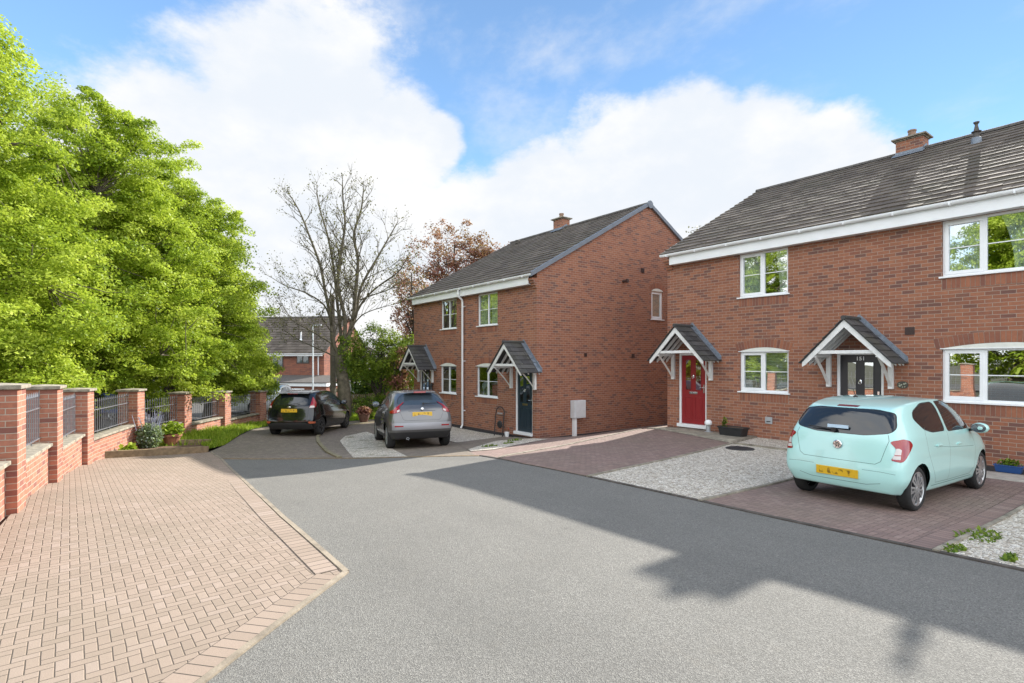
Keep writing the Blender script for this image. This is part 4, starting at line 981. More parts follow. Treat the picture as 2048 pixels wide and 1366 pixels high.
for i in range(len(cen)-1):
    (c0, t0, n0, z0), (c1, t1, n1, z1) = cen[i], cen[i+1]
    d = (c1-c0); L = d.length; d.normalize(); L2 = L-.44; mid = (c0+c1)/2
    zc = z1-.835
    m = MB(); m.box((-.1075, -L2/2-.05, -1.5), (.1075, L2/2+.05, -.06)); w = m.build('low_wall', M['brick_wall'], wall, world=False)
    w.location = Vector((mid.x, mid.y, zc))-ORG[wall]; w.rotation_euler = (0, 0, math.atan2(d.y, d.x)-math.pi/2)
    m = MB(); m.prism([(-.165, -L2/2+.003, -.06), (.165, -L2/2+.003, -.06), (.165, -L2/2+.003, -.012), (0, -L2/2+.003, 0), (-.165, -L2/2+.003, -.012)], (0, L2-.006, 0)); m.build('coping', M['stone'], w, world=False, recalc=True, bevel=.008)
    r = MB(); top = z1-zc-.02; rl = L2/2
    r.box((-.016, -rl, .07), (.016, rl, .085)); r.box((-.016, -rl, top-.27), (.016, rl, top-.255))
    nb = int(L2/.125)
    for k in range(nb+1):
        y = -rl+.05+(L2-.1)*k/nb
        r.box((-.006, y-.006, .02 if k % 6 == 0 else .07), (.006, y+.006, top-.07))
        r.add([(-.016,y,top-.08),(0,y-.016,top-.08),(.016,y,top-.08),(0,y+.016,top-.08),(0,y,top+.0),(0,y,top-.11)], [(0,1,4),(1,2,4),(2,3,4),(3,0,4),(1,0,5),(2,1,5),(3,2,5),(0,3,5)])
        if False:
            y2 = y+(L2-.1)/nb/2; r.box((-.006, y2-.006, top-.27), (.006, y2+.006, top-.15)); r.add([(-.012,y2,top-.16),(0,y2-.012,top-.16),(.012,y2,top-.16),(0,y2+.012,top-.16),(0,y2,top-.09)], [(0,1,4),(1,2,4),(2,3,4),(3,0,4)])
    r.build('railing', M['rail'], w, world=False)
# picket fence beyond the last pillar
f = empty('picket_fence', (10.3, 27.0, -2.75), 'weathered picket fence continuing from the far brick pillar behind the bush', 'fence')
m = MB(); A = Vector((10.1, 26.9, 0)); B = Vector((16.5, 30.2, 0)); n = 46
for i in range(n):
    p = A.lerp(B, i/n); z = g(p.x, p.y); m.box((p.x-.035, p.y-.012, z+.1), (p.x+.035, p.y+.012, z+1.05+.03*math.sin(i*7)))
m.build('pickets', M['fence_wood'], f)
m = MB()
for h in (.35, .85): m.beam((A.x, A.y+.03, g(A.x, A.y)+h), (B.x, B.y+.03, g(B.x, B.y)+h), .03, .07)
m.build('fence_rail', M['fence_wood'], f)
# ------------------------------------------------------------------ trees
def leaf_mesh(name, P, N, S, tint, mat, parent, asp=.62):
    """numpy leaf quads: centres P, direction frames from random, sizes S"""
    n = len(P); rng = np.random.default_rng(len(P))
    a = rng.normal(size=(n, 3)); a -= N*(a*N).sum(1, keepdims=True); a /= np.linalg.norm(a, axis=1, keepdims=True)+1e-9
    b = np.cross(N, a)
    s = S[:, None]
    V = np.stack([P-a*s*.5, P+b*s*.5*asp+N*s*.08, P+a*s*.5, P-b*s*.5*asp+N*s*.08], 1).reshape(-1, 3)
    o = np.array(ORG[parent]); V = (V-o).astype(np.float32)
    me = D.meshes.new(name); me.vertices.add(4*n); me.vertices.foreach_set('co', V.ravel())
    me.loops.add(4*n); me.loops.foreach_set('vertex_index', np.arange(4*n, dtype=np.int32))
    me.polygons.add(n); me.polygons.foreach_set('loop_start', np.arange(0, 4*n, 4, dtype=np.int32)); me.polygons.foreach_set('loop_total', np.full(n, 4, np.int32))
    me.update(calc_edges=True)
    at = me.attributes.new('tint', 'FLOAT', 'FACE'); at.data.foreach_set('value', tint.astype(np.float32))
    me.materials.append(mat); ob = D.objects.new(name, me); C.objects.link(ob); ob.parent = parent; ORG[ob] = ORG[parent]; return ob

def wob(p, q, n, amp, rnd, sag=0.):
    p = Vector(p); q = Vector(q); out = []
    for i in range(n+1):
        t = i/n; k = math.sin(math.pi*t)
        out.append(p.lerp(q, t)+Vector((rnd.gauss(0, amp), rnd.gauss(0, amp), rnd.gauss(0, amp)))*(1 if 0 < i < n else 0)+Vector((0, 0, sag*k)))
    return out

def crown_tree(name, label, base, H, blobs, nclump, nleaf, lsize, mat, seed, tr=.22, bark='bark', group=None, flat=.5, cr=.62, low=.0, cat='tree', limbs=16, sparse=0., tshift=0.):
    """blobs: ellipsoids (cx,cy,cz,rx,ry,rz) relative to base giving the crown outline"""
    rnd = random.Random(seed); rng = np.random.default_rng(seed)
    root = empty(name, base, label, cat, group); B = Vector(base)
    vol = np.array([b[3]*b[4]*b[5] for b in blobs])**.75; pr = vol/vol.sum()
    cl = []
    while len(cl) < nclump:
        b = blobs[rng.choice(len(blobs), p=pr)]; d = rng.normal(size=3); d /= np.linalg.norm(d); r = rng.random()**(.30 if sparse == 0 else .45)
        r *= 1+.13*math.sin(d[0]*5+seed)+.11*math.sin(d[2]*7+d[1]*6)
        if rng.random() < .09 and r > .8: r *= 1.13
        p = np.array(b[:3])+d*np.array(b[3:])*r
        if p[2] < low: continue
        cl.append((p, d))
    # wood
    w = MB(); top = H*.86; sp = wob((0,0,-.3), (rnd.uniform(-.4,.4), rnd.uniform(-.4,.4), top), 9, .10, rnd)
    w.tube([B+q for q in sp], [tr*(1-.9*i/9)+.02 for i in range(10)], 9)
    hubs = []
    for i in range(limbs):
        t = rnd.uniform(.22, .92); k = min(8, int(t*9)); a = sp[k]; c = cl[rnd.randrange(len(cl))][0]
        e = Vector(c)*.8+a*.2
        if e.z < a.z-.5: e.z = a.z+rnd.uniform(-.3, .8)
        pts = wob(a, e, 6, .09, rnd, .25); r0 = tr*.42*(1-t*.6)
        w.tube([B+q for q in pts], [r0*(1-.85*j/6)+.008 for j in range(7)], 6); hubs += pts[2:]
    H_ = np.array([tuple(h) for h in hubs])
    for p, d in cl[::2 if nclump > 300 else 1]:
        j = np.argmin(np.linalg.norm(H_-p, axis=1)); pts = wob(H_[j], p, 3, .05, rnd)
        w.tube([B+q for q in pts], [.016, .012, .009, .004], 4, cap=False)
    w.build('trunk', M[bark], root, smooth=True)
    # leaves
    P = []; N = []; T = []
    for p, d in cl:
        r = cr*rng.uniform(.6, 1.25); n = int(nleaf*rng.uniform(.6, 1.3)); q = rng.normal(size=(n, 3)); q /= np.linalg.norm(q, axis=1, keepdims=True); q *= rng.random((n, 1))**.5
        tl = rng.normal(size=2)*.25
        off = q*np.array([r, r, r*flat]); off[:, 2] += off[:, 0]*tl[0]+off[:, 1]*tl[1]-.35*(off[:, 0]**2+off[:, 1]**2)/r
        P.append(p+off); nn = rng.normal(size=(n, 3))*.55+np.array([0, 0, .75])+q*.35+d*.2; N.append(nn); T.append(np.clip(rng.uniform(.12, .85)+rng.normal(size=n)*.16+tshift, 0, 1))
    P = np.concatenate(P)+np.array(base); N = np.concatenate(N); N /= np.linalg.norm(N, axis=1, keepdims=True); T = np.concatenate(T)
    leaf_mesh('crown', P, N, lsize*rng.uniform(.6, 1.35, len(P)), T, M[mat], root)
    return root

def W(u, Y, z=0):   # camera-frame placing used for measuring: picture column u at depth Y
    X = (u-1024)/1087*Y; return (.797*X+.604*Y, -.604*X+.797*Y, z)
LG = 'lime trees beyond the garden wall'
def lime(u, Y, zb, blobs, label, seed, nc=560, nl=230, ls=.11, tr=.24, tshift=0.):
    x, y, _ = W(u, Y); H = max(b[2]+b[5] for b in blobs)
    return crown_tree('lime_tree', label, (x, y, zb), H, blobs, nc, nl, ls, M and 'lime', seed, tr, 'bark', LG, .40, .50, .75, tshift=tshift)
# camera axes in world: right (.797,-.604), forward (.604,.797)
def cb(r, f, z, rr, rf, rz): return (.797*r+.604*f, -.604*r+.797*f, z, max(rr, .3), max(rf, .3), rz)
lime(-60, 11.3, -2.1, [cb(-.1, 0, 7.3, 1.5, 1.5, 2.4), cb(-1.2, .4, 5.2, 2.6, 2.4, 2.6), cb(.3, .2, 3.4, 2.0, 2.0, 2.0), cb(-.5, 0, 2.0, 2.5, 2.3, 1.4)], 'tall lime tree at the left edge of the photo rising highest over the wall', 21, 660, 350, .074)
lime(175, 16.5, -2.5, [cb(.2, 0, 8.6, 2.0, 1.9, 2.2), cb(0, 0, 6.4, 2.9, 2.6, 2.5), cb(.6, -.6, 4.0, 3.2, 2.8, 2.2), cb(.2, -1.0, 2.4, 3.4, 2.6, 1.4)], 'broad lime tree behind the third and fourth wall pillars', 22, 850, 330, .084)
lime(335, 20.5, -2.6, [cb(-.7, 0, 8.5, 2.0, 1.9, 2.1), cb(.7, .2, 7.3, 2.0, 1.9, 1.9), cb(.2, 0, 5.9, 2.9, 2.6, 2.3), cb(.3, 0, 3.9, 3.0, 2.5, 2.0), cb(.7, 0, 2.2, 2.8, 2.2, 1.3)], 'round topped lime tree behind the fifth wall pillar', 23, 800, 310, .088)
lime(412, 24.5, -2.8, [cb(-.6, 0, 6.9, 1.7, 1.7, 2.0), cb(.2, 0, 5.3, 1.9, 2.0, 1.8), cb(.3, 0, 3.4, 2.3, 2.2, 1.8), cb(1.5, -.3, 2.0, 1.9, 1.8, .9)], 'smallest lime tree of the row, its low boughs reaching towards the black car', 24, 580, 260, .094)
x, y, _ = W(60, 20); lime(60, 20, -2.4, [cb(0, 0, 6.9, 2.9, 2.6, 3.0), cb(0, 0, 4.0, 3.4, 3, 2.2)], 'lime tree half hidden between the two nearest limes', 25, 440, 220, .12, tshift=-.12)
# limes outside the left of the frame that stand in the window reflections
def lime_w(x, y, zb, blobs, label, seed, nc=520, nl=170, ls=.15):
    return crown_tree('lime_tree', label, (x, y, zb), max(b[2]+b[5] for b in blobs), blobs, nc, nl, ls, 'lime', seed, .24, 'bark', LG, .42, .66, .6)
lime_w(-10.5, 6.6, -2.0, [(0, 0, 8.2, 3.0, 3.0, 3.2), (0, 0, 5.6, 3.5, 3.5, 3.0), (0, 0, 3.2, 3.4, 3.4, 2.0)], 'lime tree left of the photo frame mirrored in the wide upper window', 26)

# --- vase shaped bare tree
def bare_tree():
    rnd = random.Random(42); Y = 24.0
    def Q(u, v, dy=0.): x, y, _ = W(u, Y+dy); return Vector((x, y, -(v-721)/1087*(Y+dy)))
    b = Q(688, 846); b.z = g(b.x, b.y)
    root = empty('bare_tree', b, 'tall multi stemmed tree with bare twigs and sparse new leaves behind the black car', 'tree'); w = MB(); tips = []
    def limb(pts, r0, r1, n=6):
        k = len(pts); w.tube(pts, [r0+(r1-r0)*i/(k-1) for i in range(k)], n)
    def smooth(ctrl, n=5):
        out = []; m_ = len(ctrl)
        for i in range(m_-1):
            p0, p1, p2, p3 = ctrl[max(i-1,0)], ctrl[i], ctrl[i+1], ctrl[min(i+2, m_-1)]
            for j in range(n):
                t = j/n; out.append(.5*((2*p1)+(p2-p0)*t+(2*p0-5*p1+4*p2-p3)*t*t+(3*p1-p0-3*p2+p3)*t**3))
        return out+[ctrl[-1]]
    up = Vector((0,0,1))
    def grow(p, d, L, r, depth):
        n = 5; pts = [p]; dd = d.normalized()
        for i in range(n):
            dd = (dd+Vector((rnd.gauss(0,.13), rnd.gauss(0,.13), rnd.gauss(0,.10)))+up*.06).normalized(); pts.append(pts[-1]+dd*L/n)
        limb(pts, r, r*.45, 5 if depth > 1 else 4)
        if r < .0045: r = .0045
        if depth <= 0: tips.append((pts[-1], dd)); return
        for i in range(rnd.choice((2, 3, 3))):
            k = rnd.choice((2, 3, 4, 4, 5)); ax = Vector((rnd.gauss(0,1), rnd.gauss(0,1), rnd.gauss(0,.6))).normalized()
            nd = (dd+ax*rnd.uniform(.45, .9)).normalized(); grow(pts[k], nd, L*rnd.uniform(.5, .78), r*.55, depth-1)
        tips.append((pts[-1], dd))
    trunk = smooth([b-Vector((0,0,.3)), Q(690, 800), Q(684, 750), Q(680, 715), Q(688, 690)], 4); limb(trunk, .30, .20, 10)
    mains = [([(684,715), (668,690), (662,640), (652,590), (640,530), (618,470), (600,425), (583,395)], -.6, .12),
             ([(685,712), (681,660), (674,600), (668,540), (655,470), (640,420), (634,385)], .5, .11),
             ([(686,700), (690,640), (676,570), (682,505), (690,450), (686,400), (685,368)], -1.0, .12),
             ([(690,695), (706,640), (712,575), (716,520), (708,470), (722,420), (727,380)], .8, .14),
             ([(692,690), (712,630), (722,575), (752,520), (775,480), (795,445)], 1.2, .11),
             ([(706,640), (728,600), (760,570), (795,545), (812,520)], -.9, .07),
             ([(664,650), (648,610), (610,585), (572,572), (540,553)], .3, .06),
             ([(668,690), (640,672), (610,655), (585,640), (562,605)], -.4, .055),
             ([(680,716), (655,706), (620,690), (590,675), (560,655)], .6, .05),
             ([(720,600), (745,590), (775,580), (800,565)], .2, .05),
             ([(700,660), (722,632), (752,618), (790,608)], -.3, .045)]
    for px, dy, r in mains:
        k = len(px); ctrl = [Q(u, v, dy*i/(k-1)) for i, (u, v) in enumerate(px)]; pts = smooth(ctrl, 4); limb(pts, r*.8, r*.18, 7)
        for i in range(4, len(pts)-1):
            if rnd.random() < .95:
                d = (pts[i+1]-pts[i]).normalized(); ax = Vector((rnd.gauss(0,1), rnd.gauss(0,1), rnd.gauss(0,.5))).normalized(); f = i/len(pts)
                grow(pts[i], d*.85+ax*.65, (1.75-1.15*f)*rnd.uniform(.6, 1.1), max(.009, r*(1-.75*f)*.34), 3 if f < .55 else 2)
        grow(pts[-1], pts[-1]-pts[-2], .28, r*.18, 2)
    w.build('trunk', M['bark_green'], root, smooth=True)
    rng = np.random.default_rng(3); P = []; 
    for p, d in tips:
        n = rng.integers(0, 3); P += [np.array(p)+rng.normal(size=3)*.09 for _ in range(n)]
    for p, d in tips[::9]: P += [np.array(p)-np.array(d)*rng.random()*.4+rng.normal(size=3)*.2 for _ in range(5)]
    P = np.array(P); N = rng.normal(size=P.shape); N /= np.linalg.norm(N, axis=1, keepdims=True)
    leaf_mesh('buds', P, N, rng.uniform(.05, .11, len(P)), rng.random(len(P)), M['bud'], root)
    # ivy on the fork
    P = np.array([np.array(Q(rnd.uniform(676, 702), rnd.uniform(672, 745), rnd.uniform(-.35, .1))) for _ in range(750)]); N = rng.normal(size=P.shape); N /= np.linalg.norm(N, axis=1, keepdims=True)
    leaf_mesh('ivy', P, N, rng.uniform(.07, .13, len(P)), rng.random(len(P)), M['green'], root)
bare_tree()
# --- copper maple behind the middle house
x, y, _ = W(915, 33)
crown_tree('copper_maple', 'copper red leaved maple showing above the roof behind the middle house', (x, y, -3.0), 11.6, [cb(-.2, 0, 9.4, 2.5, 2.0, 2.2), cb(-1.6, 0, 7.2, 2.2, 2.0, 2.4), cb(1.3, 0, 8.4, 1.9, 2, 1.8), cb(-2.3, 0, 5.0, 1.5, 1.5, 2.6)], 300, 75, .14, 'copper', 31, .2, 'bark_dark', None, .7, .55, 1.5, sparse=1)
x, y, _ = W(838, 27.5)
crown_tree('copper_maple', 'thin spray of copper leaves beside the far end of the middle house', (x-.2, y, -2.9), 8.4, [cb(-.35, 0, 5.9, 1.1, 1.0, 2.0), cb(-.5, 0, 4.2, 1.0, 1.0, 1.5)], 60, 22, .13, 'copper', 32, .09, 'bark_dark', None, .7, .4, 1.0, sparse=1)
# --- small green tree by the corner, bush, hedges
x, y, _ = W(762, 25.2)
crown_tree('small_tree', 'small dark stemmed tree with fresh green leaves beside the grey car', (x, y, g(x, y)), 4.4, [cb(-.3, 0, 3.25, 1.55, 1.3, 1.0), cb(.7, 0, 2.9, 1.2, 1.2, 1.2), cb(-.6, 0, 2.4, 1.0, 1.0, .8), cb(.9, .2, 1.9, 1.0, 1, .9)], 280, 95, .09, 'green', 41, .10, 'bark_dark', None, .6, .42, .8, limbs=14, tshift=.25)
x, y, _ = W(822, 24.2)
crown_tree('orange_shrub', 'shrub with orange tinted new leaves against the far corner of the middle house', (x-.1, y+.6, g(x, y)), 3.6, [cb(0, 0, 2.4, .55, .6, 1.1), cb(-.1, 0, 1.2, .5, .6, .9)], 50, 60, .09, 'copper', 43, .05, 'bark_dark', None, .6, .3, .3, limbs=6, cat='shrub', tshift=.25)
x, y, _ = W(752, 24.0)
crown_tree('low_shrub', 'low green shrub under the small tree by the picket fence', (x, y+1.0, g(x, y)), 1.2, [cb(0, 0, .6, .95, .7, .55)], 60, 70, .08, 'green', 44, .03, 'bark_dark', None, .7, .25, .1, limbs=5, cat='shrub')
# hedge and trees far behind
def hedge(name, label, pts, h, wd, n, ls, seed, mat='hedge'):
    rng = np.random.default_rng(seed); P = []
    a = np.array(pts[0]); b = np.array(pts[1]); L = np.linalg.norm(b-a)
    root = empty(name, (*((a+b)/2), g(*((a+b)/2))), label, 'hedge')
    t = rng.random(n); lat = rng.uniform(-1, 1, n); hh = rng.random(n)**.6
    prof = h*(.82+.18*np.sin(t*L*.9+seed)+.10*np.sin(t*L*2.3))
    d = (b-a)/L; nr = np.array([-d[1], d[0]])
    xy = a+np.outer(t, b-a)+np.outer(lat*wd*(1-.4*hh), nr); z = np.array([g(*q) for q in xy[::40]]); z = np.repeat(z, 40)[:n]
    P = np.column_stack([xy, z+hh*prof+rng.normal(size=n)*.12]); N = rng.normal(size=P.shape)+np.array([0, 0, .5]); N /= np.linalg.norm(N, axis=1, keepdims=True)
    leaf_mesh('foliage', P, N, ls*rng.uniform(.6, 1.3, n), np.clip(rng.normal(size=n)*.22+.45, 0, 1), M[mat], root)
    m = MB()
    for i in range(int(L/1.2)):
        q = a+(b-a)*(i+.5)/int(L/1.2); zz = g(*q); m.tube([(q[0], q[1], zz-.1), (q[0]+.05, q[1], zz+h*.5), (q[0]-.1, q[1]+.1, zz+h*.8)], [.05, .04, .015], 5)
    m.build('stems', M['bark_dark'], root)
    return root
p = W(690, 33); q = W(860, 31)
hedge('far_hedge', 'tall hedge far behind the small tree and the picket fence', [(p[0], p[1]), (q[0], q[1])], 3.6, 1.2, 9000, .2, 3)
p = W(-120, 19.5); q = W(330, 27)
hedge('understorey_hedge', 'shady undergrowth hedge beneath the lime trees', [(p[0], p[1]), (q[0], q[1])], 1.5, 1.0, 9000, .15, 4, 'green')
p = W(330, 33); q = W(520, 40)
hedge('car_park_hedge', 'hedge at the back of the car park between the limes and the far house', [(p[0], p[1]), (q[0], q[1])], 2.6, 1.0, 6000, .2, 6, 'green')
# tree behind the gap of the two brick houses: its top twigs show and its crown shades the drive
crown_tree('distant_tree', 'distant tree whose topmost twigs show between the two brick houses', (24.6, 15.4, -2.6), 8.4, [(0, 0, 7.2, 1.0, 1.0, 1.2), (.3, 0, 6.0, 1.3, 1.3, 1.2)], 150, 90, .17, 'green', 51, .14, 'bark_dark', None, .7, .4, 5.5)
dt = [o for o in C.objects if o.name.startswith('distant_tree')][0]; rq = np.random.default_rng(8)
tw_ = MB(); p0 = Vector((24.3, 15.3, 4.6)); p1 = Vector((21.95, 14.85, 6.05)); tw_.tube(wob(p0, p1, 4, .05, random.Random(2)), [.03, .02, .014, .01, .006], 5); tw_.tube([p1-Vector((.3, -.1, .1)), p1+Vector((.35, -.25, .12))], [.01, .005], 4)
tw_.build('bough', M['bark_dark'], dt)
P = np.array(p1)+rq.normal(size=(26, 3))*np.array([.3, .25, .12]); N = rq.normal(size=P.shape); N /= np.linalg.norm(N, axis=1, keepdims=True); leaf_mesh('twig_leaves', P, N, np.full(26, .12), rq.random(26), M['bud'], dt)
# ------------------------------------------------------------------ far house, poles, sheds
def far_house():
    Y = 41.0
    def P(u, v, dY=0.): x, y, _ = W(u, Y+dY); return Vector((x, y, -(v-721)/1087*(Y+dY)))
    # front runs across the picture, slightly receding to the left; gable faces right
    A = P(648, 704); fwd = Vector((.604, .797, 0)); right = Vector((.797, -.604, 0))
    fr = (-right*.985+fwd*.17).normalized(); dep = Vector((fr.y, -fr.x, 0)); dep = dep if dep.dot(fwd) > 0 else -dep
    zg = -4.3; ze = A.z; zr = 3.55; Lh = 12.0; Dp = 7.6
    root = empty('far_house', (A.x, A.y, zg), 'distant brick house with a dark tiled roof and sunlit orange gable behind the black car', 'house')
    o = Vector((A.x, A.y, 0))
    def p(a, b, z): q = o+fr*a+dep*b; return (q.x, q.y, z)
    m = MB(); m.add([p(0,0,zg), p(Lh,0,zg), p(Lh,0,ze), p(0,0,ze)], [(0,1,2,3)]); m.add([p(0,0,zg), p(0,Dp,zg), p(0,Dp,ze), p(0,Dp/2,zr-.05), p(0,0,ze)], [(0,1,2,3,4)])
    m.add([p(Lh,0,zg), p(Lh,Dp,zg), p(Lh,Dp,ze), p(Lh,Dp/2,zr-.05), p(Lh,0,ze)], [(0,1,2,3,4)]); m.add([p(0,Dp,zg), p(Lh,Dp,zg), p(Lh,Dp,ze), p(0,Dp,ze)], [(0,1,2,3)])
    m.build('wall', M['brick_far'], root)
    r = MB(); rnd = random.Random(9); sl = (zr-ze)/(Dp/2)
    tile_plane(r, p(-.15, -.3, ze-.3*sl+.02), tuple(fr), tuple(dep+Vector((0,0,sl))), Lh+.3, math.hypot(Dp/2+.3, (Dp/2+.3)*sl), .34, .34, .04, rnd)
    r.add([p(-.15,Dp+.3,ze-.3*sl), p(Lh+.15,Dp+.3,ze-.3*sl), p(Lh+.15,Dp/2,zr), p(-.15,Dp/2,zr)], [(0,1,2,3)], 0, .4)
    rf = r.build('roof', M['tile'], root, tint=True)
    r = MB(); r.tube([p(-.15, Dp/2, zr+.03), p(Lh+.15, Dp/2, zr+.03)], .11, 8); r.build('ridge_tiles', M['ridge'], rf)
    r = MB(); q = Vector(p(2.6, 1.2, ze+1.2*sl)); r.tube([q-Vector((0,0,.1)), q+Vector((0,0,.7))], .06, 6); r.lathe([(.16, 0), (.10, .12)], q, 8); r.build('flue', M['white'], rf)
    r = MB(); r.prism([p(-.02,-.32,ze-.30), p(Lh,-.32,ze-.30), p(Lh,-.32,ze-.12), p(-.02,-.32,ze-.12)], tuple(dep*.05)); r.build('gutter', M['white'], root, recalc=True)
    def win(a0, a1, z0, z1):
        w = MB(); w.prism([p(a0,-.02,z0), p(a1,-.02,z0), p(a1,-.02,z1), p(a0,-.02,z1)], tuple(dep*.05)); k = w.build('window', M['garage'], root, recalc=True)
        g_ = MB(); mid = (a0+a1)/2
        for b0, b1 in ((a0+.08, mid-.05), (mid+.05, a1-.08)): g_.prism([p(b0,-.03,z0+.08), p(b1,-.03,z0+.08), p(b1,-.03,z1-.08), p(b0,-.03,z1-.08)], tuple(dep*.01))
        g_.build('pane', M['autoglass2'], k, recalc=True)
    win(1.2, 2.25, ze-.88, ze-.2); win(3.35, 4.3, ze-1.15, ze-.2); win(6.2, 7.4, ze-1.15, ze-.2)
    d = MB(); d.tube([p(.42,-.08,ze-.3), p(.42,-.08,ze-2.6)], .045, 6); d.tube([p(.42,-.08,ze-.28), p(.30,-.30,ze-.22)], .045, 6); d.build('downpipe', M['white'], root)
    # garage in front
    gz = -.045*Y/41; gr = MB(); zt = P(0, 768).z
    def gp(a, b, z): return p(a, b, z)
    gr.add([gp(-1.6,-2.6,zg), gp(3.4,-2.6,zg), gp(3.4,-2.6,zt), gp(-1.6,-2.6,zt)], [(0,1,2,3)]); gr.add([gp(-1.6,-2.6,zg), gp(-1.6,0,zg), gp(-1.6,0,zt), gp(-1.6,-2.6,zt)], [(0,1,2,3)]); gr.add([gp(3.4,-2.6,zg), gp(3.4,0,zg), gp(3.4,0,zt), gp(3.4,-2.6,zt)], [(0,1,2,3)])
    k = gr.build('garage_wall', M['brick_far'], root)
    gr = MB(); gr.prism([gp(-1.7,-2.75,zt-.05), gp(3.5,-2.75,zt-.05), gp(3.5,-2.75,zt+.18), gp(-1.7,-2.75,zt+.18)], tuple(dep*2.9)); gr.build('garage_roof', M['white'], k, recalc=True)
    gr = MB(); gr.prism([gp(-1.75,-2.8,zt+.185), gp(3.55,-2.8,zt+.185), gp(3.45,-.02,zt+.62), gp(-1.65,-.02,zt+.62)], (0,0,.05)); gr.build('garage_tiles', M['ridge'], k, recalc=True)
    gr = MB(); gr.prism([gp(.2,-2.64,zg), gp(2.9,-2.64,zg), gp(2.9,-2.64,zt-.35), gp(.2,-2.64,zt-.35)], tuple(dep*.03)); gr.build('garage_door', M['garage'], k, recalc=True)
    gr = MB()
    for q in ((.05, .2, zg, zt-.2), (2.9, 3.05, zg, zt-.2), (.2, 2.9, zt-.35, zt-.2)): gr.prism([gp(q[0],-2.66,q[2]), gp(q[1],-2.66,q[2]), gp(q[1],-2.66,q[3]), gp(q[0],-2.66,q[3])], tuple(dep*.05))
    gr.build('garage_frame', M['white'], k, recalc=True)
far_house()
# pale house behind the small tree
x, y, _ = W(730, 46); root = empty('pale_house', (x, y, -4.2), 'pale rendered house glimpsed between the bare tree and the small green tree', 'house')
fr = Vector((.797, -.604, 0)); dp = Vector((.604, .797, 0)); o = Vector((x, y, 0))
def p(a, b, z): q = o+fr*a+dp*b; return (q.x, q.y, z)
m = MB(); m.prism([p(-1.9,0,-4.6), p(2.6,0,-4.6), p(2.6,0,-.4), p(.35,0,1.0), p(-1.9,0,-.4)], tuple(dp*6)); m.build('wall', M['render'], root, recalc=True)
m = MB()
for s in (-1, 1): m.prism([p(.35+s*2.5,-.2,-.55), p(.35,-.2,1.05), p(.35,-.2,1.18), p(.35+s*2.5,-.2,-.42)], tuple(dp*6.4))
m.build('roof', M['ridge'], root, recalc=True)
m = MB(); m.prism([p(-1.0,-.05,-2.6), p(.1,-.05,-2.6), p(.1,-.05,-1.3), p(-1.0,-.05,-1.3)], tuple(dp*.06)); m.build('window', M['autoglass2'], root, recalc=True)
x, y, _ = W(752, 36); root = empty('low_outbuilding', (x, y, -3.6), 'low pale roofed outbuilding behind the picket fence', 'outbuilding'); o = Vector((x, y, 0))
m = MB(); m.prism([p(-2.0,0,-3.9), p(2.2,0,-3.9), p(2.2,0,-2.05), p(-2.0,0,-2.05)], tuple(dp*3)); m.build('wall', M['brick_far'], root, recalc=True)
m = MB(); m.prism([p(-2.2,-.3,-2.06), p(2.4,-.3,-2.06), p(2.4,3.2,-1.55), p(-2.2,3.2,-1.55)], (0,0,.1)); m.build('roof', M['pale_roof'], root, recalc=True)
# poles
x, y, _ = W(667, 26); z = g(x, y); m = MB(); zt = -(590-721)/1087*26
m.tube([(x, y, z-.3), (x-.06, y, zt-.0)], [.15, .105], 10); m.lathe([(.11, -.05), (.02, .05)], (x-.06, y, zt), 10); m.box((x-.17, y-.06, z+1.3), (x-.145, y+.04, z+1.55), 0)
tag(m.build('telegraph_pole', M['pole'], loc=(x, y, z), smooth=False), 'grey brown timber telegraph pole beside the trunk of the bare tree', 'telegraph pole')
x, y, _ = W(626, 37); z = g(x, y)-.6; t = empty('street_lamp', (x, y, z), 'slim pale street lamp standing in front of the distant brick house', 'street lamp'); zt = -(652-721)/1087*37
m = MB(); m.tube([(x, y, z), (x, y, z+1.2), (x, y, z+1.25), (x, y, zt)], [.09, .085, .055, .045], 8); m.build('post', M['postpaint'], t)
m = MB(); m.prism([(x-.05, y-.06, zt-.02), (x+.45, y-.28, zt+.04), (x+.45, y-.28, zt+.12), (x-.05, y-.06, zt+.08)], (.08, .11, 0)); m.build('lamp_head', M['grey_metal'], t, recalc=True)
x, y, _ = W(698, 25.6); z = g(x, y); m = MB(); m.tube([(x, y, z), (x+.03, y, z+1.75)], .055, 8); m.box((x-.05, y-.10, z+1.25), (x+.07, y-.05, z+1.5))
tag(m.build('sign_post', M['postpaint'], loc=(x, y, z)), 'short pale post right of the bare tree trunk', 'post')
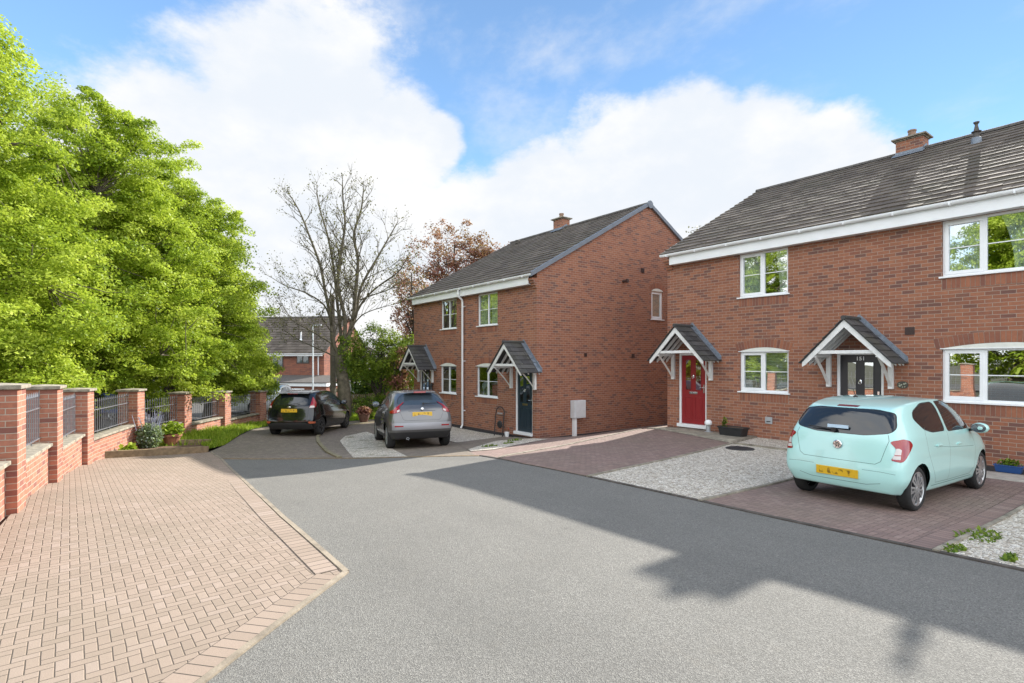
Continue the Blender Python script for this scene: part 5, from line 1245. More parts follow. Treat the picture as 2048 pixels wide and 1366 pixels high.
# ------------------------------------------------------------------ cars
BASE = dict(L=3.56, W=1.54, H=1.415, ax=.54, wb=2.40, st=[
 # X per level, Y per level (half width), Z per level : sill, lower, mid, belt, window top, roof edge
 ([.10,.05,.055,.11,.25,.33], [.63,.735,.745,.675,.575,.525], [.24,.40,.64,.955,1.255,1.33]),
 ([.24,.20,.22,.29,.40,.48], [.70,.785,.80,.755,.63,.555], [.22,.41,.68,.98,1.30,1.385]),
 ([.75,.75,.75,.78,.82,.86], [.73,.795,.80,.77,.655,.58], [.21,.42,.72,.985,1.362,1.445]),
 ([1.45]*6, [.73,.785,.797,.77,.665,.59], [.20,.40,.74,.955,1.395,1.475]),
 ([2.02,2.02,2.03,2.05,2.07,2.05], [.73,.785,.797,.77,.66,.585], [.20,.40,.73,.935,1.378,1.46]),
 ([2.45,2.45,2.5,2.60,2.70,2.80], [.73,.79,.795,.75,.705,.62], [.20,.40,.70,.905,.965,.995]),
 ([3.10,3.12,3.12,3.15,3.15,3.15], [.73,.79,.785,.725,.67,.56], [.20,.40,.68,.85,.90,.925]),
 ([3.44,3.50,3.48,3.44,3.40,3.36], [.64,.69,.68,.63,.57,.48], [.22,.42,.62,.74,.80,.825])],
 br=[.04,.06,.045,.07,.08,.08], bf=[.10,.14,.15,.12,.10,.10], crown=[.03,.03,.03,.03,.03,.03,.03,.02])
FR = [1., .62, 0., -.62, -1.]

def car_body(P, lvl):
    st = P['st']; n = len(st); vid = {}; vs = []; fs = []
    def V(i, k, j):
        key = (i, k, j)
        if key in vid: return vid[key]
        X, Y, Z = st[i]; f = FR[j]; x, y, z = X[k], Y[k]*f, Z[k]; q = 1-f*f
        if i == 0: x -= P['br'][k]*q
        if i == n-1: x += P['bf'][k]*q
        if k == 5: z += P['crown'][i]*q
        elif k == 4 and i in (0,): z += P['crown'][i]*q*.8
        elif k == 3 and i == 0: z -= .012*q
        vid[key] = len(vs); vs.append((x, y, z)); return vid[key]
    for i in range(n-1):
        for k in range(5):
            fs.append([V(i,k,0), V(i,k+1,0), V(i+1,k+1,0), V(i+1,k,0)]); fs.append([V(i,k,4), V(i+1,k,4), V(i+1,k+1,4), V(i,k+1,4)])
        for j in range(4):
            fs.append([V(i,5,j), V(i,5,j+1), V(i+1,5,j+1), V(i+1,5,j)]); fs.append([V(i,0,j), V(i+1,0,j), V(i+1,0,j+1), V(i,0,j+1)])
    for k in range(5):
        for j in range(4):
            fs.append([V(0,k,j), V(0,k,j+1), V(0,k+1,j+1), V(0,k+1,j)]); fs.append([V(n-1,k,j), V(n-1,k+1,j), V(n-1,k+1,j+1), V(n-1,k,j+1)])
    me = D.meshes.new('cage'); me.from_pydata(vs, [], fs); o = D.objects.new('cage', me); C.objects.link(o)
    cr = {}
    for i in range(n-1):
        for j in (0, 4):
            for k, c_ in ((3, .65 if 0 < i < 5 else .35), (5, .45), (2, .5 if i > 0 else .2), (1, .35), (0, .6)): cr[frozenset((V(i,k,j), V(i+1,k,j)))] = c_
    for j in range(4):
        for k, c_ in ((3, .3), (5, .35), (1, .2), (0, .5)): cr[frozenset((V(0,k,j), V(0,k,j+1)))] = c_
    for k in range(4):
        for j in (0, 4): cr[frozenset((V(0,k,j), V(0,k+1,j)))] = .3
    at = me.attributes.new('crease_edge', 'FLOAT', 'EDGE'); at.data.foreach_set('value', [cr.get(frozenset(e.vertices), 0.) for e in me.edges])
    md = o.modifiers.new('s', 'SUBSURF'); md.levels = lvl; md.render_levels = lvl
    dg = bpy.context.evaluated_depsgraph_get(); ev = o.evaluated_get(dg); m2 = ev.to_mesh()
    bm = bmesh.new(); bm.from_mesh(m2); ev.to_mesh_clear(); D.objects.remove(o); D.meshes.remove(me)
    bmesh.ops.recalc_face_normals(bm, faces=bm.faces[:])
    xs = [v.co.x for v in bm.verts]; ys = [v.co.y for v in bm.verts]; zs = [v.co.z for v in bm.verts]
    x0, x1, ym, zm, z0 = min(xs), max(xs), max(ys), max(zs), min(zs)
    for v in bm.verts:
        v.co.x = (v.co.x-x0)/(x1-x0)*P['L']-P['ax']; v.co.y *= P['W']/2/ym; v.co.z = P['zb']+(v.co.z-z0)/(zm-z0)*(P['H']-P['zb'])
    bm.normal_update(); return bm

def inpoly(u, v, poly):
    c = False; n = len(poly)
    for i in range(n):
        (x1, y1), (x2, y2) = poly[i], poly[i-1]
        if (y1 > v) != (y2 > v) and u < (x2-x1)*(v-y1)/(y2-y1)+x1: c = not c
    return c
def frame_of(fr, s):
    if fr == 'side': return Vector((0,s,0)), Vector((1,0,0)), Vector((0,0,1))
    if fr == 'rear': return Vector((-1,0,0)), Vector((0,s,0)), Vector((0,0,1))
    if fr == 'front': return Vector((1,0,0)), Vector((0,s,0)), Vector((0,0,1))
    if fr == 'top': return Vector((0,0,1)), Vector((1,0,0)), Vector((0,s,0))
    a, b = fr; l = math.hypot(a, b); a /= l; b /= l
    return Vector((-a, s*b, 0)), Vector((b, s*a, 0)), Vector((0,0,1))
def cut(bm, lay, poly, fr, s, idn, thr=.2, filt=None):
    n, eu, ev = frame_of(fr, s); us = [p[0] for p in poly]; vs_ = [p[1] for p in poly]; u0, u1, v0, v1 = min(us), max(us), min(vs_), max(vs_)
    roi = []
    for f in bm.faces:
        if f.normal.dot(n) < thr: continue
        if filt and not filt(f.calc_center_median()): continue
        fu = [q.co.dot(eu) for q in f.verts]; fv = [q.co.dot(ev) for q in f.verts]
        if max(fu) < u0 or min(fu) > u1 or max(fv) < v0 or min(fv) > v1: continue
        roi.append(f)
    if not roi: return
    geom = roi
    for i in range(len(poly)):
        a, b = poly[i], poly[(i+1) % len(poly)]; ed = eu*(b[0]-a[0])+ev*(b[1]-a[1])
        if ed.length < 1e-6: continue
        faces = [q for q in geom if isinstance(q, bmesh.types.BMFace) and q.is_valid]
        es = {e for f in faces for e in f.edges}; vv = {q for f in faces for q in f.verts}
        r = bmesh.ops.bisect_plane(bm, geom=list(vv)+list(es)+faces, plane_co=eu*a[0]+ev*a[1], plane_no=n.cross(ed).normalized(), dist=1e-5)
        geom = [q for q in r['geom'] if isinstance(q, bmesh.types.BMFace)]
    for f in geom:
        if f.is_valid:
            c = f.calc_center_median()
            if inpoly(c.dot(eu), c.dot(ev), poly): f[lay] = idn
def rounded(poly, r, n=3):
    out = []; k = len(poly)
    for i in range(k):
        p0, p, p1 = Vector(poly[i-1]), Vector(poly[i]), Vector(poly[(i+1) % k]); rr = r[i] if isinstance(r, list) else r
        a = p+(p0-p).normalized()*min(rr, (p0-p).length*.45); b = p+(p1-p).normalized()*min(rr, (p1-p).length*.45)
        for j in range(n+1):
            t = j/n; out.append(tuple(a*(1-t)**2+p*2*t*(1-t)+b*t*t))
    return out
def line_polys(pts, w):
    out = []
    for a, b in zip(pts[:-1], pts[1:]):
        a, b = Vector(a), Vector(b); d = (b-a).normalized(); nn = Vector((-d.y, d.x))*w/2
        out.append([tuple(a+nn), tuple(a-nn), tuple(b-nn), tuple(b+nn)])
    return out

def wheel_mesh(r, w, rw, spokes, style, mats):
    """returns (tyre mesh, rim mesh), outer face towards +y"""
    t = MB(); ri = r*rw
    t.lathe([(ri-.01, -w/2+.01), (ri+.01, -w/2), (r-.035, -w/2), (r-.008, -w/2+.02), (r, -w/2+.04), (r, w/2-.04), (r-.008, w/2-.02), (r-.035, w/2), (ri+.012, w/2-.004), (ri, w/2-.012)], (0,0,0), 40, 'y', cap=False)
    to = t.build('tmp', M['rubber'], smooth=True, world=False)
    m = MB(); y0 = w/2-.012
    m.lathe([(ri+.002, y0-.05), (ri+.004, y0), (ri-.012, y0+.002), (ri-.03, y0-.014), (ri-.032, y0-.06)], (0,0,0), 40, 'y', 0, cap=False)
    m.lathe([(.001, y0-.06), (ri-.02, y0-.06), (ri-.02, y0-.065)], (0,0,0), 28, 'y', 1)
    m.lathe([(.058, y0-.05), (.058, y0-.004), (.03, y0+.004), (.001, y0+.005)], (0,0,0), 16, 'y', 0)
    for i in range(spokes):
        a = 2*math.pi*i/spokes
        pairs = ((-.10, -.20), (.10, .20)) if style == 'twin' else ((0, 0),)
        wi = .030 if style == 'twin' else .046
        for d0, d1 in pairs:
            p = Vector((.045*math.cos(a+d0*2), y0-.008, .045*math.sin(a+d0*2))); q = Vector(((ri-.018)*math.cos(a+d1), y0-.014, (ri-.018)*math.sin(a+d1)))
            m.beam(p, q, wi, .022, (0,1,0), 0)
        if style == 'twin':
            p = Vector(((ri-.06)*math.cos(a), y0-.012, (ri-.06)*math.sin(a))); q = Vector(((ri-.015)*math.cos(a), y0-.012, (ri-.015)*math.sin(a))); m.beam(p, q, .05, .02, (0,1,0), 0)
    mo = m.build('tmp', mats, world=False)
    ms = to.data, mo.data; D.objects.remove(to); D.objects.remove(mo); return ms

def child(name, me, par, loc=(0,0,0), rot=None):
    o = D.objects.new(name, me); C.objects.link(o); o.parent = par; o.location = loc
    if rot: o.rotation_euler = rot
    return o

def car(name, label, pos, heading, P, regs, paint, lvl=3, lines=(), wheel=None, extras=None, pitch=0., steer=0., group=None):
    P = {**BASE, **P}; P.setdefault('zb', .20); ax, wb = P['ax'], P['wb']; r = P['r']; arch = P.get('arch', r+.045)
    bm = car_body(P, lvl); lay = bm.faces.layers.int.new('reg'); keys = [None]; specs = [None]
    def reg(key, mat, poly, fr, s, off=0., thr=.2, filt=None):
        if isinstance(fr, tuple): dq = fr[1]/math.hypot(*fr)*ax; poly = [(a-dq, b) for a, b in poly]
        keys.append(key); specs.append((mat, off)); cut(bm, lay, poly, fr, s, len(keys)-1, thr, filt)
    for (key, mat, poly, fr, both, off, filt) in regs:
        for s in ((1, -1) if both else (1,)): reg((key, s), mat, poly, fr, s, off, .12, filt)
    for (pts, fr, both, w) in lines:
        for s in ((1, -1) if both else (1,)):
            for q in line_polys(pts, w*.7): reg(('body', 0), P.get('gap', M['trim']), q, fr, s, 0.)
    N = 20
    for xa in (0, wb):
        for s in (1, -1):
            circ = [(xa+arch*math.cos(2*math.pi*i/N), r+arch*math.sin(2*math.pi*i/N)) for i in range(N)]
            if P.get('cladding'):
                c2 = [(xa+(arch+P['cladding'])*math.cos(2*math.pi*i/N), r+(arch+P['cladding'])*math.sin(2*math.pi*i/N)) for i in range(N)]
                reg(('body', 0), M['plasticgrey'], c2, 'side', s, 0., .05)
            reg('hole', None, circ, 'side', s, 0., -.25, lambda c, s=s: c.y*s > P['W']*.30)
    bm.normal_update()
    dele = [f for f in bm.faces if f[lay] and keys[f[lay]] == 'hole']; bmesh.ops.delete(bm, geom=dele, context='FACES')
    root = empty(name, pos, label, 'car', group, heading); root.rotation_euler = (P.get('roll', 0.), -pitch, heading)
    groups = {}
    for f in bm.faces:
        k = keys[f[lay]] if f[lay] else ('body', 0); groups.setdefault(k, []).append(f)
    objs = {}
    for k, fl in groups.items():
        mats = []; vi = {}; vs = []; no = []; fs = []; mi = []
        for f in fl:
            mat, off = specs[f[lay]] if f[lay] else (paint, 0.)
            if mat not in mats: mats.append(mat)
            idx = []
            for v in f.verts:
                if v.index not in vi:
                    vi[v.index] = len(vs); vs.append(v.co+v.normal*off); no.append(v.normal.copy())
                idx.append(vi[v.index])
            fs.append(idx); mi.append(mats.index(mat))
        me = D.meshes.new(k[0]); me.from_pydata(vs, [], fs)
        for m_ in mats: me.materials.append(m_)
        me.polygons.foreach_set('material_index', mi); me.polygons.foreach_set('use_smooth', [True]*len(fs))
        me.normals_split_custom_set_from_vertices(no)
        objs[k] = child(k[0], me, root)
    bm.free()
    # wheel housings
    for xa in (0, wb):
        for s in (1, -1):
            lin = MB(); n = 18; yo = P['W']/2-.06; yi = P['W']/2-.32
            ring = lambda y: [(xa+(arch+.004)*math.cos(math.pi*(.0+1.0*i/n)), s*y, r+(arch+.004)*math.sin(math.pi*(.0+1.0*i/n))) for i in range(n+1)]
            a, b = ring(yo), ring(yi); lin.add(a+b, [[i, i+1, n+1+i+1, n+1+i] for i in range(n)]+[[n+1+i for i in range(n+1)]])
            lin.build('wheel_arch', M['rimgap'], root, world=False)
    tm, rm = wheel_mesh(r, P.get('tw', .17), *wheel)
    for xa in (0, wb):
        for s in (1, -1):
            y = s*(P['W']/2-P.get('tw', .17)/2-P.get('inset', .035)); w = child('wheel', tm, root, (xa, y, r), (0, 0, (0 if s > 0 else math.pi)+(steer if xa else 0))); child('rim', rm, w)
    if extras: extras(root, P, objs)
    return root
def number_plate(root, x, z, tilt=0., w=.52, h=.112):
    m = MB(); m.box((-.006, -w/2, -h/2), (.006, w/2, h/2)); p = m.build('number_plate', M['plate'], root, world=False, bevel=.004); p.location = (x, 0, z); p.rotation_euler = (0, tilt, 0); return p
def mirrors(root, x, y, z, paint, s_=1.):
    for s in (1, -1):
        m = MB(); m.ball((x, s*(y+.09), z), (.085*s_, .105*s_, .075*s_), 16, 10); m.beam((x+.02, s*(y-.06), z-.05), (x+.02, s*(y+.04), z-.02), .06, .04, (0,0,1), 1)
        k = m.build('door_mirror', [paint, M['trim']], root, world=False, smooth=True)
        m = MB(); m.lathe([(.001, -.004), (.085*s_, 0), (.085*s_, .01)], (0,0,0), 18, 'x'); q = m.build('mirror_glass', M['autoglass2'], k, world=False); q.location = (x-.078*s_, s*(y+.09), z); q.scale = (1, 1, .74); q.rotation_euler = (0, 0, s*-.12)
def handles(root, pts, y, mat):
    for (x, z) in pts:
        for s in (1, -1):
            m = MB(); m.box((x-.08, s*(y-.005), z-.013), (x+.08, s*(y+.022), z+.013)); m.build('door_handle', mat, root, world=False, bevel=.008)
def wiper(root, a, b, off=.012):
    m = MB(); m.tube([a, b], [.014, .007], 6); m.lathe([(.03, -.015), (.028, .012), (.01, .018)], a, 10, 'x'); m.build('rear_wiper', M['trim'], root, world=False)

# side windows shared outline (x from rear axle)
def glass_set(poly, seal=.018, r=.05, mat='autoglass'):
    c = Vector((sum(p[0] for p in poly)/len(poly), sum(p[1] for p in poly)/len(poly)))
    rp_ = rounded(poly, r)
    big = [tuple(Vector(p)+(Vector(p)-c).normalized()*seal) for p in rp_]
    return big, rp_
def win_regs(key, poly, fr='side', both=True, seal=.016, r=.05, mat='autoglass', filt=None):
    big, sm = glass_set(poly, seal, r); return [(key, M['trim'], big, fr, both, -.002, filt), (key, M[mat], sm, fr, both, -.005, filt)]

# --- mint green hatchback
def mint_extras(root, P, objs):
    number_plate(root, -P['ax']-.004, .44, -.06)
    m = MB(); m.lathe([(.052, 0), (.056, -.008), (.048, -.014), (.046, -.008), (.001, -.008)], (0,0,0), 24, 'x'); 
    for a in (20, 75, 140, 200, 265, 320): m.beam((-.010, .012*math.cos(R(a)), .012*math.sin(R(a))), (-.010, .038*math.cos(R(a+40)), .038*math.sin(R(a+40))), .010, .004, (1,0,0), 1)
    b = m.build('badge', [M['chrome'], M['trim']], root, world=False); b.location = (-P['ax']+.018, 0, .80)
    wiper(root, (-P['ax']+.045, .06, .985), (-P['ax']+.06, .40, 1.01))
    m = MB(); m.box((-.004, -.13, -.022), (.004, .13, .022)); q = m.build('window_sticker', simple('pale_blue_sticker', (.45,.58,.70), .4), root, world=False); q.location = (-P['ax']+.066, .02, 1.03); q.rotation_euler = (0, .12, 0)
    m = MB(); m.lathe([(.03, 0), (.022, .022), (.008, .03)], (0,0,0), 10); m.tube([(0,0,.02), (-.07,0,.11)], [.006, .0035], 5); q = m.build('aerial', M['trim'], root, world=False); q.location = (-P['ax']+.52, 0, 1.408)
    mirrors(root, 1.95, .745, .965, M['paint_mint']); handles(root, [(.60, .80), (1.36, .775)], .757, M['paint_mint'])
    m = MB(); pass
mx = 0.55
def sh(poly, d=0.): return [(x-mx+d, z) for x, z in poly]
lampM = [(.40,.665), (.50,.65), (.565,.695), (.68,.81), (.72,.855), (.68,.905), (.57,.93), (.45,.905), (.42,.88), (.465,.815), (.445,.74)]
regs_mint = (win_regs('rear_side_window', sh([(1.46,.975), (1.02,.985), (.78,1.03), (.60,1.16), (.68,1.25), (1.0,1.335), (1.36,1.36)]), r=.07)
 + win_regs('front_side_window', sh([(1.57,.965), (1.455,1.362), (1.80,1.362), (2.05,1.295), (2.50,1.04), (2.48,.955)]), r=.05)
 + win_regs('rear_window', [(-.605,1.05), (-.555,.99), (-.30,.95), (.30,.95), (.555,.99), (.605,1.05), (.545,1.235), (.35,1.268), (-.35,1.268), (-.545,1.235)], 'rear', False, .014, .05)
 + [('windscreen', M['autoglass'], [(.60,1.0), (.52,1.36), (.25,1.40), (-.25,1.40), (-.52,1.36), (-.60,1.0)], 'front', False, -.003, lambda c: c.x < 2.3)]
 + [('tail_light', M['lampred'], rounded(lampM, .03), (.6, .8), True, .006, None), ('tail_light', M['lampclear'], [(.437,.74), (.50,.74), (.52,.80), (.49,.818), (.465,.815)], (.6, .8), True, .007, None), ('tail_light', M['lampclear'], [(.418,.685), (.430,.728), (.497,.728), (.487,.685)], (.6, .8), True, .007, None),
    ('brake_light', simple('dim_red_lens', (.16,.01,.012), .3), [(-.13,1.288), (.13,1.288), (.13,1.308), (-.13,1.308)], 'rear', False, .002, None)])
lines_mint = [([(-.55,.97), (-.57,.90), (-.50,.64), (-.44,.60), (.44,.60), (.50,.64), (.57,.90), (.55,.97)], 'rear', False, .008),
 (sh([(1.52,.96), (1.545,.75), (1.55,.34), (1.53,.30)]), 'side', True, .008), (sh([(.98,.80), (1.6,.745), (2.5,.70)]), 'side', True, .007), (sh([(1.0,.275), (2.5,.265)]), 'side', True, .012), ([(-.50,.365), (-.34,.33), (.34,.33), (.50,.365)], 'rear', False, .008), (sh([(2.50,.95), (2.58,.75), (2.55,.40), (2.40,.30), (1.53,.30), (1.10,.31), (.97,.48), (.80,.70), (.77,.95), (.82,1.05)]), 'side', True, .008),  # door and bumper creases: their shade put in as darker colour lines
 ([(-.66,.50), (-.5,.512), (-.30,.512)], 'rear', False, .006), ([(.30,.512), (.5,.512), (.66,.50)], 'rear', False, .006)]
mp = (8.29, 3.11, g(8.29, 3.11)+.006)
car('parked_car', 'pale mint green hatchback parked on the block paved drive in front of door 151', mp, R(-2.5), dict(r=.284, tw=.165, gap=simple('panel_gap_and_crease', (.07,.13,.12), .7)), regs_mint, M['paint_mint'], 3, lines_mint, (.76, 7, 'twin', [M['rim'], M['rimgap']]), mint_extras, pitch=math.atan2(g(10.66, 3.03)-g(*mp[:2]), 2.385), group='cars parked in the close')

# --- black hatchback
def tw(st, **k): return st
BL = dict(L=3.97, W=1.722, H=1.48, ax=.70, wb=2.49, r=.305, tw=.19, st=[
 ([.12,.02,.05,.10,.36,.42], [.66,.76,.775,.70,.56,.50], [.22,.42,.68,1.00,1.325,1.395]),
 ([.27,.20,.22,.30,.50,.60], [.76,.85,.862,.80,.645,.545], [.22,.42,.70,1.04,1.345,1.43]),
 ([.80,.80,.80,.84,.88,.90], [.79,.86,.866,.81,.66,.56], [.20,.40,.72,1.03,1.375,1.465]),
 ([1.55]*6, [.79,.855,.862,.815,.67,.57], [.19,.39,.72,.98,1.39,1.482]),
 ([2.18,2.18,2.2,2.2,2.2,2.2], [.79,.855,.86,.81,.66,.56], [.19,.39,.71,.945,1.36,1.445]),
 ([2.65,2.65,2.7,2.8,2.95,3.05], [.79,.855,.86,.80,.74,.65], [.19,.39,.70,.91,.97,.995]),
 ([3.35,3.35,3.38,3.4,3.4,3.4], [.79,.855,.84,.77,.70,.58], [.19,.39,.66,.83,.885,.90]),
 ([3.74,3.80,3.78,3.72,3.68,3.64], [.68,.74,.73,.67,.60,.50], [.22,.40,.58,.70,.765,.79])],
 br=[.06,.12,.09,.10,.06,.07])
bx = .70
def sb(p): return [(x-bx, z) for x, z in p]
def black_extras(root, P, objs):
    number_plate(root, -.70+.035, .845, .04)
    m = MB(); m.prism([(-.40+.0,-.52,1.365), (-.40,.52,1.365), (-.13,.50,1.425), (-.13,-.50,1.425)], (0,0,.022)); m.build('spoiler', M['paint_black'], root, world=False, bevel=.008, recalc=True)
    m = MB(); m.box((-.405,-.17,1.372), (-.395,.17,1.385)); m.build('brake_light', M['lampred'], root, world=False)
    m = MB(); m.ball((-.70+.03, 0, .955), (.012, .06, .03), 12, 8); m.build('badge', M['chrome'], root, world=False, smooth=True)
    wiper(root, (-.645, .05, 1.03), (-.56, -.30, 1.09)); mirrors(root, 1.98, .80, 1.0, M['paint_black']); handles(root, [(.95, .90)], .84, M['paint_black'])
    m = MB(); m.tube([(-.25, 0, 1.46), (-.36, 0, 1.55)], [.007, .004], 5); m.build('aerial', M['trim'], root, world=False)
regs_black = (win_regs('rear_side_window', sb([(1.40,1.0), (1.05,1.03), (.82,1.10), (.86,1.20), (1.05,1.34), (1.36,1.39)]), r=.05, mat='autoglass2')
 + win_regs('front_side_window', sb([(1.48,.99), (1.44,1.39), (1.85,1.395), (2.15,1.32), (2.66,1.03), (2.62,.965)]), r=.05, mat='autoglass2')
 + win_regs('rear_window', [(-.52,1.03), (.52,1.03), (.56,1.10), (.50,1.28), (.42,1.335), (-.42,1.335), (-.50,1.28), (-.56,1.10)], 'rear', False, .012, .04)
 + [('windscreen', M['autoglass'], [(.62,1.0), (.52,1.36), (-.52,1.36), (-.62,1.0)], 'front', False, -.003, lambda c: c.x < 2.45),
    ('tail_light', M['lampred'], rounded([(.47,.93), (.62,.93), (.72,.98), (.77,1.10), (.735,1.27), (.70,1.25), (.58,1.10)], .02), (.6, .8), True, .006, None), ('tail_light', M['lampclear'], [(.48,.935), (.62,.935), (.655,.99), (.53,1.0)], (.6, .8), True, .007, None),
    ('rear_reflector', M['lampamber'], rounded([(.50,.46), (.55,.43), (.72,.43), (.74,.49), (.52,.50)], .015), (.75, .65), True, .004, None),
    ('body', M['plasticgrey'], [(-.72,.18), (.72,.18), (.72,.40), (.45,.46), (-.45,.46), (-.72,.40)], 'rear', False, 0., None)])
lines_black = [([(-.56,1.02), (-.60,.90), (-.58,.62), (.58,.62), (.60,.90), (.56,1.02)], 'rear', False, .008), (sb([(1.44,.98), (1.42,.60), (1.40,.32), (2.60,.32), (2.72,.60), (2.66,.95)]), 'side', True, .009)]
bp = (5.24, 18.74, g(5.24, 18.74)+.004)
hb = R(51.1)
car('parked_car', 'glossy black hatchback parked on the lane by the grass', bp, hb, BL, regs_black, M['paint_black'], 3, lines_black, (.66, 7, 'single', [M['rimdark'], M['rimgap']]), black_extras, pitch=math.atan2(g(bp[0]+2.49*math.cos(hb), bp[1]+2.49*math.sin(hb))-g(bp[0], bp[1]), 2.49), group='cars parked in the close')

# --- grey crossover
GR = dict(L=4.135, W=1.765, H=1.565, ax=.78, wb=2.53, r=.335, tw=.21, zb=.24, cladding=.05, st=[
 ([.16,.05,.02,.14,.52,.62], [.66,.77,.79,.70,.55,.46], [.28,.48,.74,1.10,1.42,1.48]),
 ([.30,.22,.18,.32,.66,.78], [.78,.87,.885,.80,.63,.52], [.28,.48,.78,1.13,1.44,1.515]),
 ([.85,.85,.85,.92,.98,1.02], [.81,.885,.90,.80,.655,.55], [.26,.46,.80,1.12,1.46,1.55]),
 ([1.60]*6, [.80,.86,.865,.805,.67,.565], [.25,.44,.78,1.08,1.475,1.567]),
 ([2.20,2.20,2.2,2.2,2.2,2.2], [.80,.86,.865,.805,.66,.555], [.25,.44,.77,1.06,1.445,1.535]),
 ([2.72,2.72,2.75,2.85,3.0,3.08], [.80,.875,.885,.80,.74,.66], [.25,.44,.78,1.04,1.09,1.12]),
 ([3.45,3.45,3.46,3.46,3.46,3.46], [.80,.885,.89,.80,.72,.58], [.25,.44,.76,.97,1.03,1.05]),
 ([3.88,3.94,3.92,3.86,3.80,3.76], [.70,.77,.76,.70,.62,.50], [.28,.46,.68,.84,.90,.93])],
 br=[.06,.12,.10,.10,.06,.07])
gx_ = .78
def sg_(p): return [(x-gx_, z) for x, z in p]
def grey_extras(root, P, objs):
    number_plate(root, -.78+.06, .92, .08)
    m = MB(); m.lathe([(.030, 0), (.034, -.006), (.026, -.008), (.024, -.002)], (0,0,0), 18, 'x'); m.box((-.008,-.042,-.007), (-.002,.042,.007)); b = m.build('badge', M['chrome'], root, world=False); b.location = (-.715, 0, 1.06)
    wiper(root, (-.585, -.05, 1.19), (-.57, -.40, 1.20)); mirrors(root, 2.05, .80, 1.14, M['paint_grey'], 1.1); handles(root, [(1.05, 1.0)], .855, M['paint_grey'])
    m = MB(); m.prism([(-.36,-.42,1.488), (-.36,.42,1.488), (-.08,.40,1.535), (-.08,-.40,1.535)], (0,0,.02)); m.build('spoiler', M['paint_grey'], root, world=False, bevel=.006, recalc=True)
    m = MB(); m.box((-.375,-.16,1.475), (-.362,.16,1.515)); m.build('brake_light', M['lampred'], root, world=False)
    m = MB(); m.tube([(-.12, 0, 1.54), (-.22, 0, 1.62)], [.008, .004], 5); m.build('aerial', M['trim'], root, world=False)
    m = MB(); m.lathe([(.035, .1), (.035, 0), (.028, 0), (.028, .1)], (-.70, .38, .29), 12, 'x'); m.build('exhaust', M['grey_metal'], root, world=False)
regs_grey = (win_regs('rear_side_window', sg_([(1.46,1.10), (1.14,1.14), (1.0,1.20), (1.10,1.34), (1.40,1.435)]), r=.04, mat='autoglass2')
 + win_regs('front_side_window', sg_([(1.53,1.10), (1.48,1.44), (1.90,1.45), (2.22,1.39), (2.74,1.15), (2.72,1.10)]), r=.04, mat='autoglass2')
 + win_regs('rear_window', [(-.48,1.165), (.48,1.165), (.62,1.19), (.56,1.34), (.42,1.45), (-.42,1.45), (-.56,1.34), (-.62,1.19)], 'rear', False, .012, .05, 'autoglass2')
 + [('windscreen', M['autoglass'], [(.62,1.12), (.50,1.44), (-.50,1.44), (-.62,1.12)], 'front', False, -.003, lambda c: c.x < 2.45),
    ('tail_light', M['lampred'], rounded([(.50,.985), (.60,.95), (.80,.95), (.82,1.01), (.67,1.045), (.60,1.16), (.56,1.24), (.548,1.225), (.565,1.10), (.51,1.04)], .015), (.7, .7), True, .010, None),
    ('tail_light', M['lampclear'], [(.505,1.0), (.56,.975), (.58,1.02), (.53,1.05)], (.7, .7), True, .012, None),
    ('body', M['paint_silver'], rounded([(-.78,.52), (.78,.52), (.78,.70), (-.78,.70)], .02), 'rear', False, .004, None),
    ('rear_reflector', M['lampred'], [(.50,.60), (.72,.60), (.72,.635), (.50,.635)], 'rear', True, .006, None),
    ('body', M['plasticgrey'], [(-.85,.2), (.85,.2), (.85,.46), (-.85,.46)], 'rear', False, 0., None),
    ('body', M['plasticgrey'], [(-.9,.2), (3.4,.2), (3.4,.36), (-.9,.36)], 'side', True, 0., None)])
lines_grey = [([(-.56,1.14), (-.58,1.0), (-.50,.80), (-.44,.76), (.44,.76), (.50,.80), (.58,1.0), (.56,1.14)], 'rear', False, .009), ([(-.36,1.005), (.36,1.005)], 'rear', False, .014),
 (sg_([(1.49,1.08), (1.47,.6), (1.45,.38), (2.60,.38), (2.76,.70), (2.74,1.08)]), 'side', True, .009), (sg_([(1.46,.5), (1.2,.5), (1.02,.9), (1.0,1.15)]), 'side', True, .009)]
gp_ = (6.95, 13.46, g(6.95, 13.46)+.008); hg = R(73.3)
car('parked_car', 'metallic grey crossover car parked in front of the middle house', gp_, hg, GR, regs_grey, M['paint_grey'], 3, lines_grey, (.68, 5, 'twin', [M['rim'], M['rimgap']]), grey_extras, pitch=math.atan2(g(gp_[0]+2.5*math.cos(hg), gp_[1]+2.5*math.sin(hg))-g(*gp_[:2]), 2.53), group='cars parked in the close')

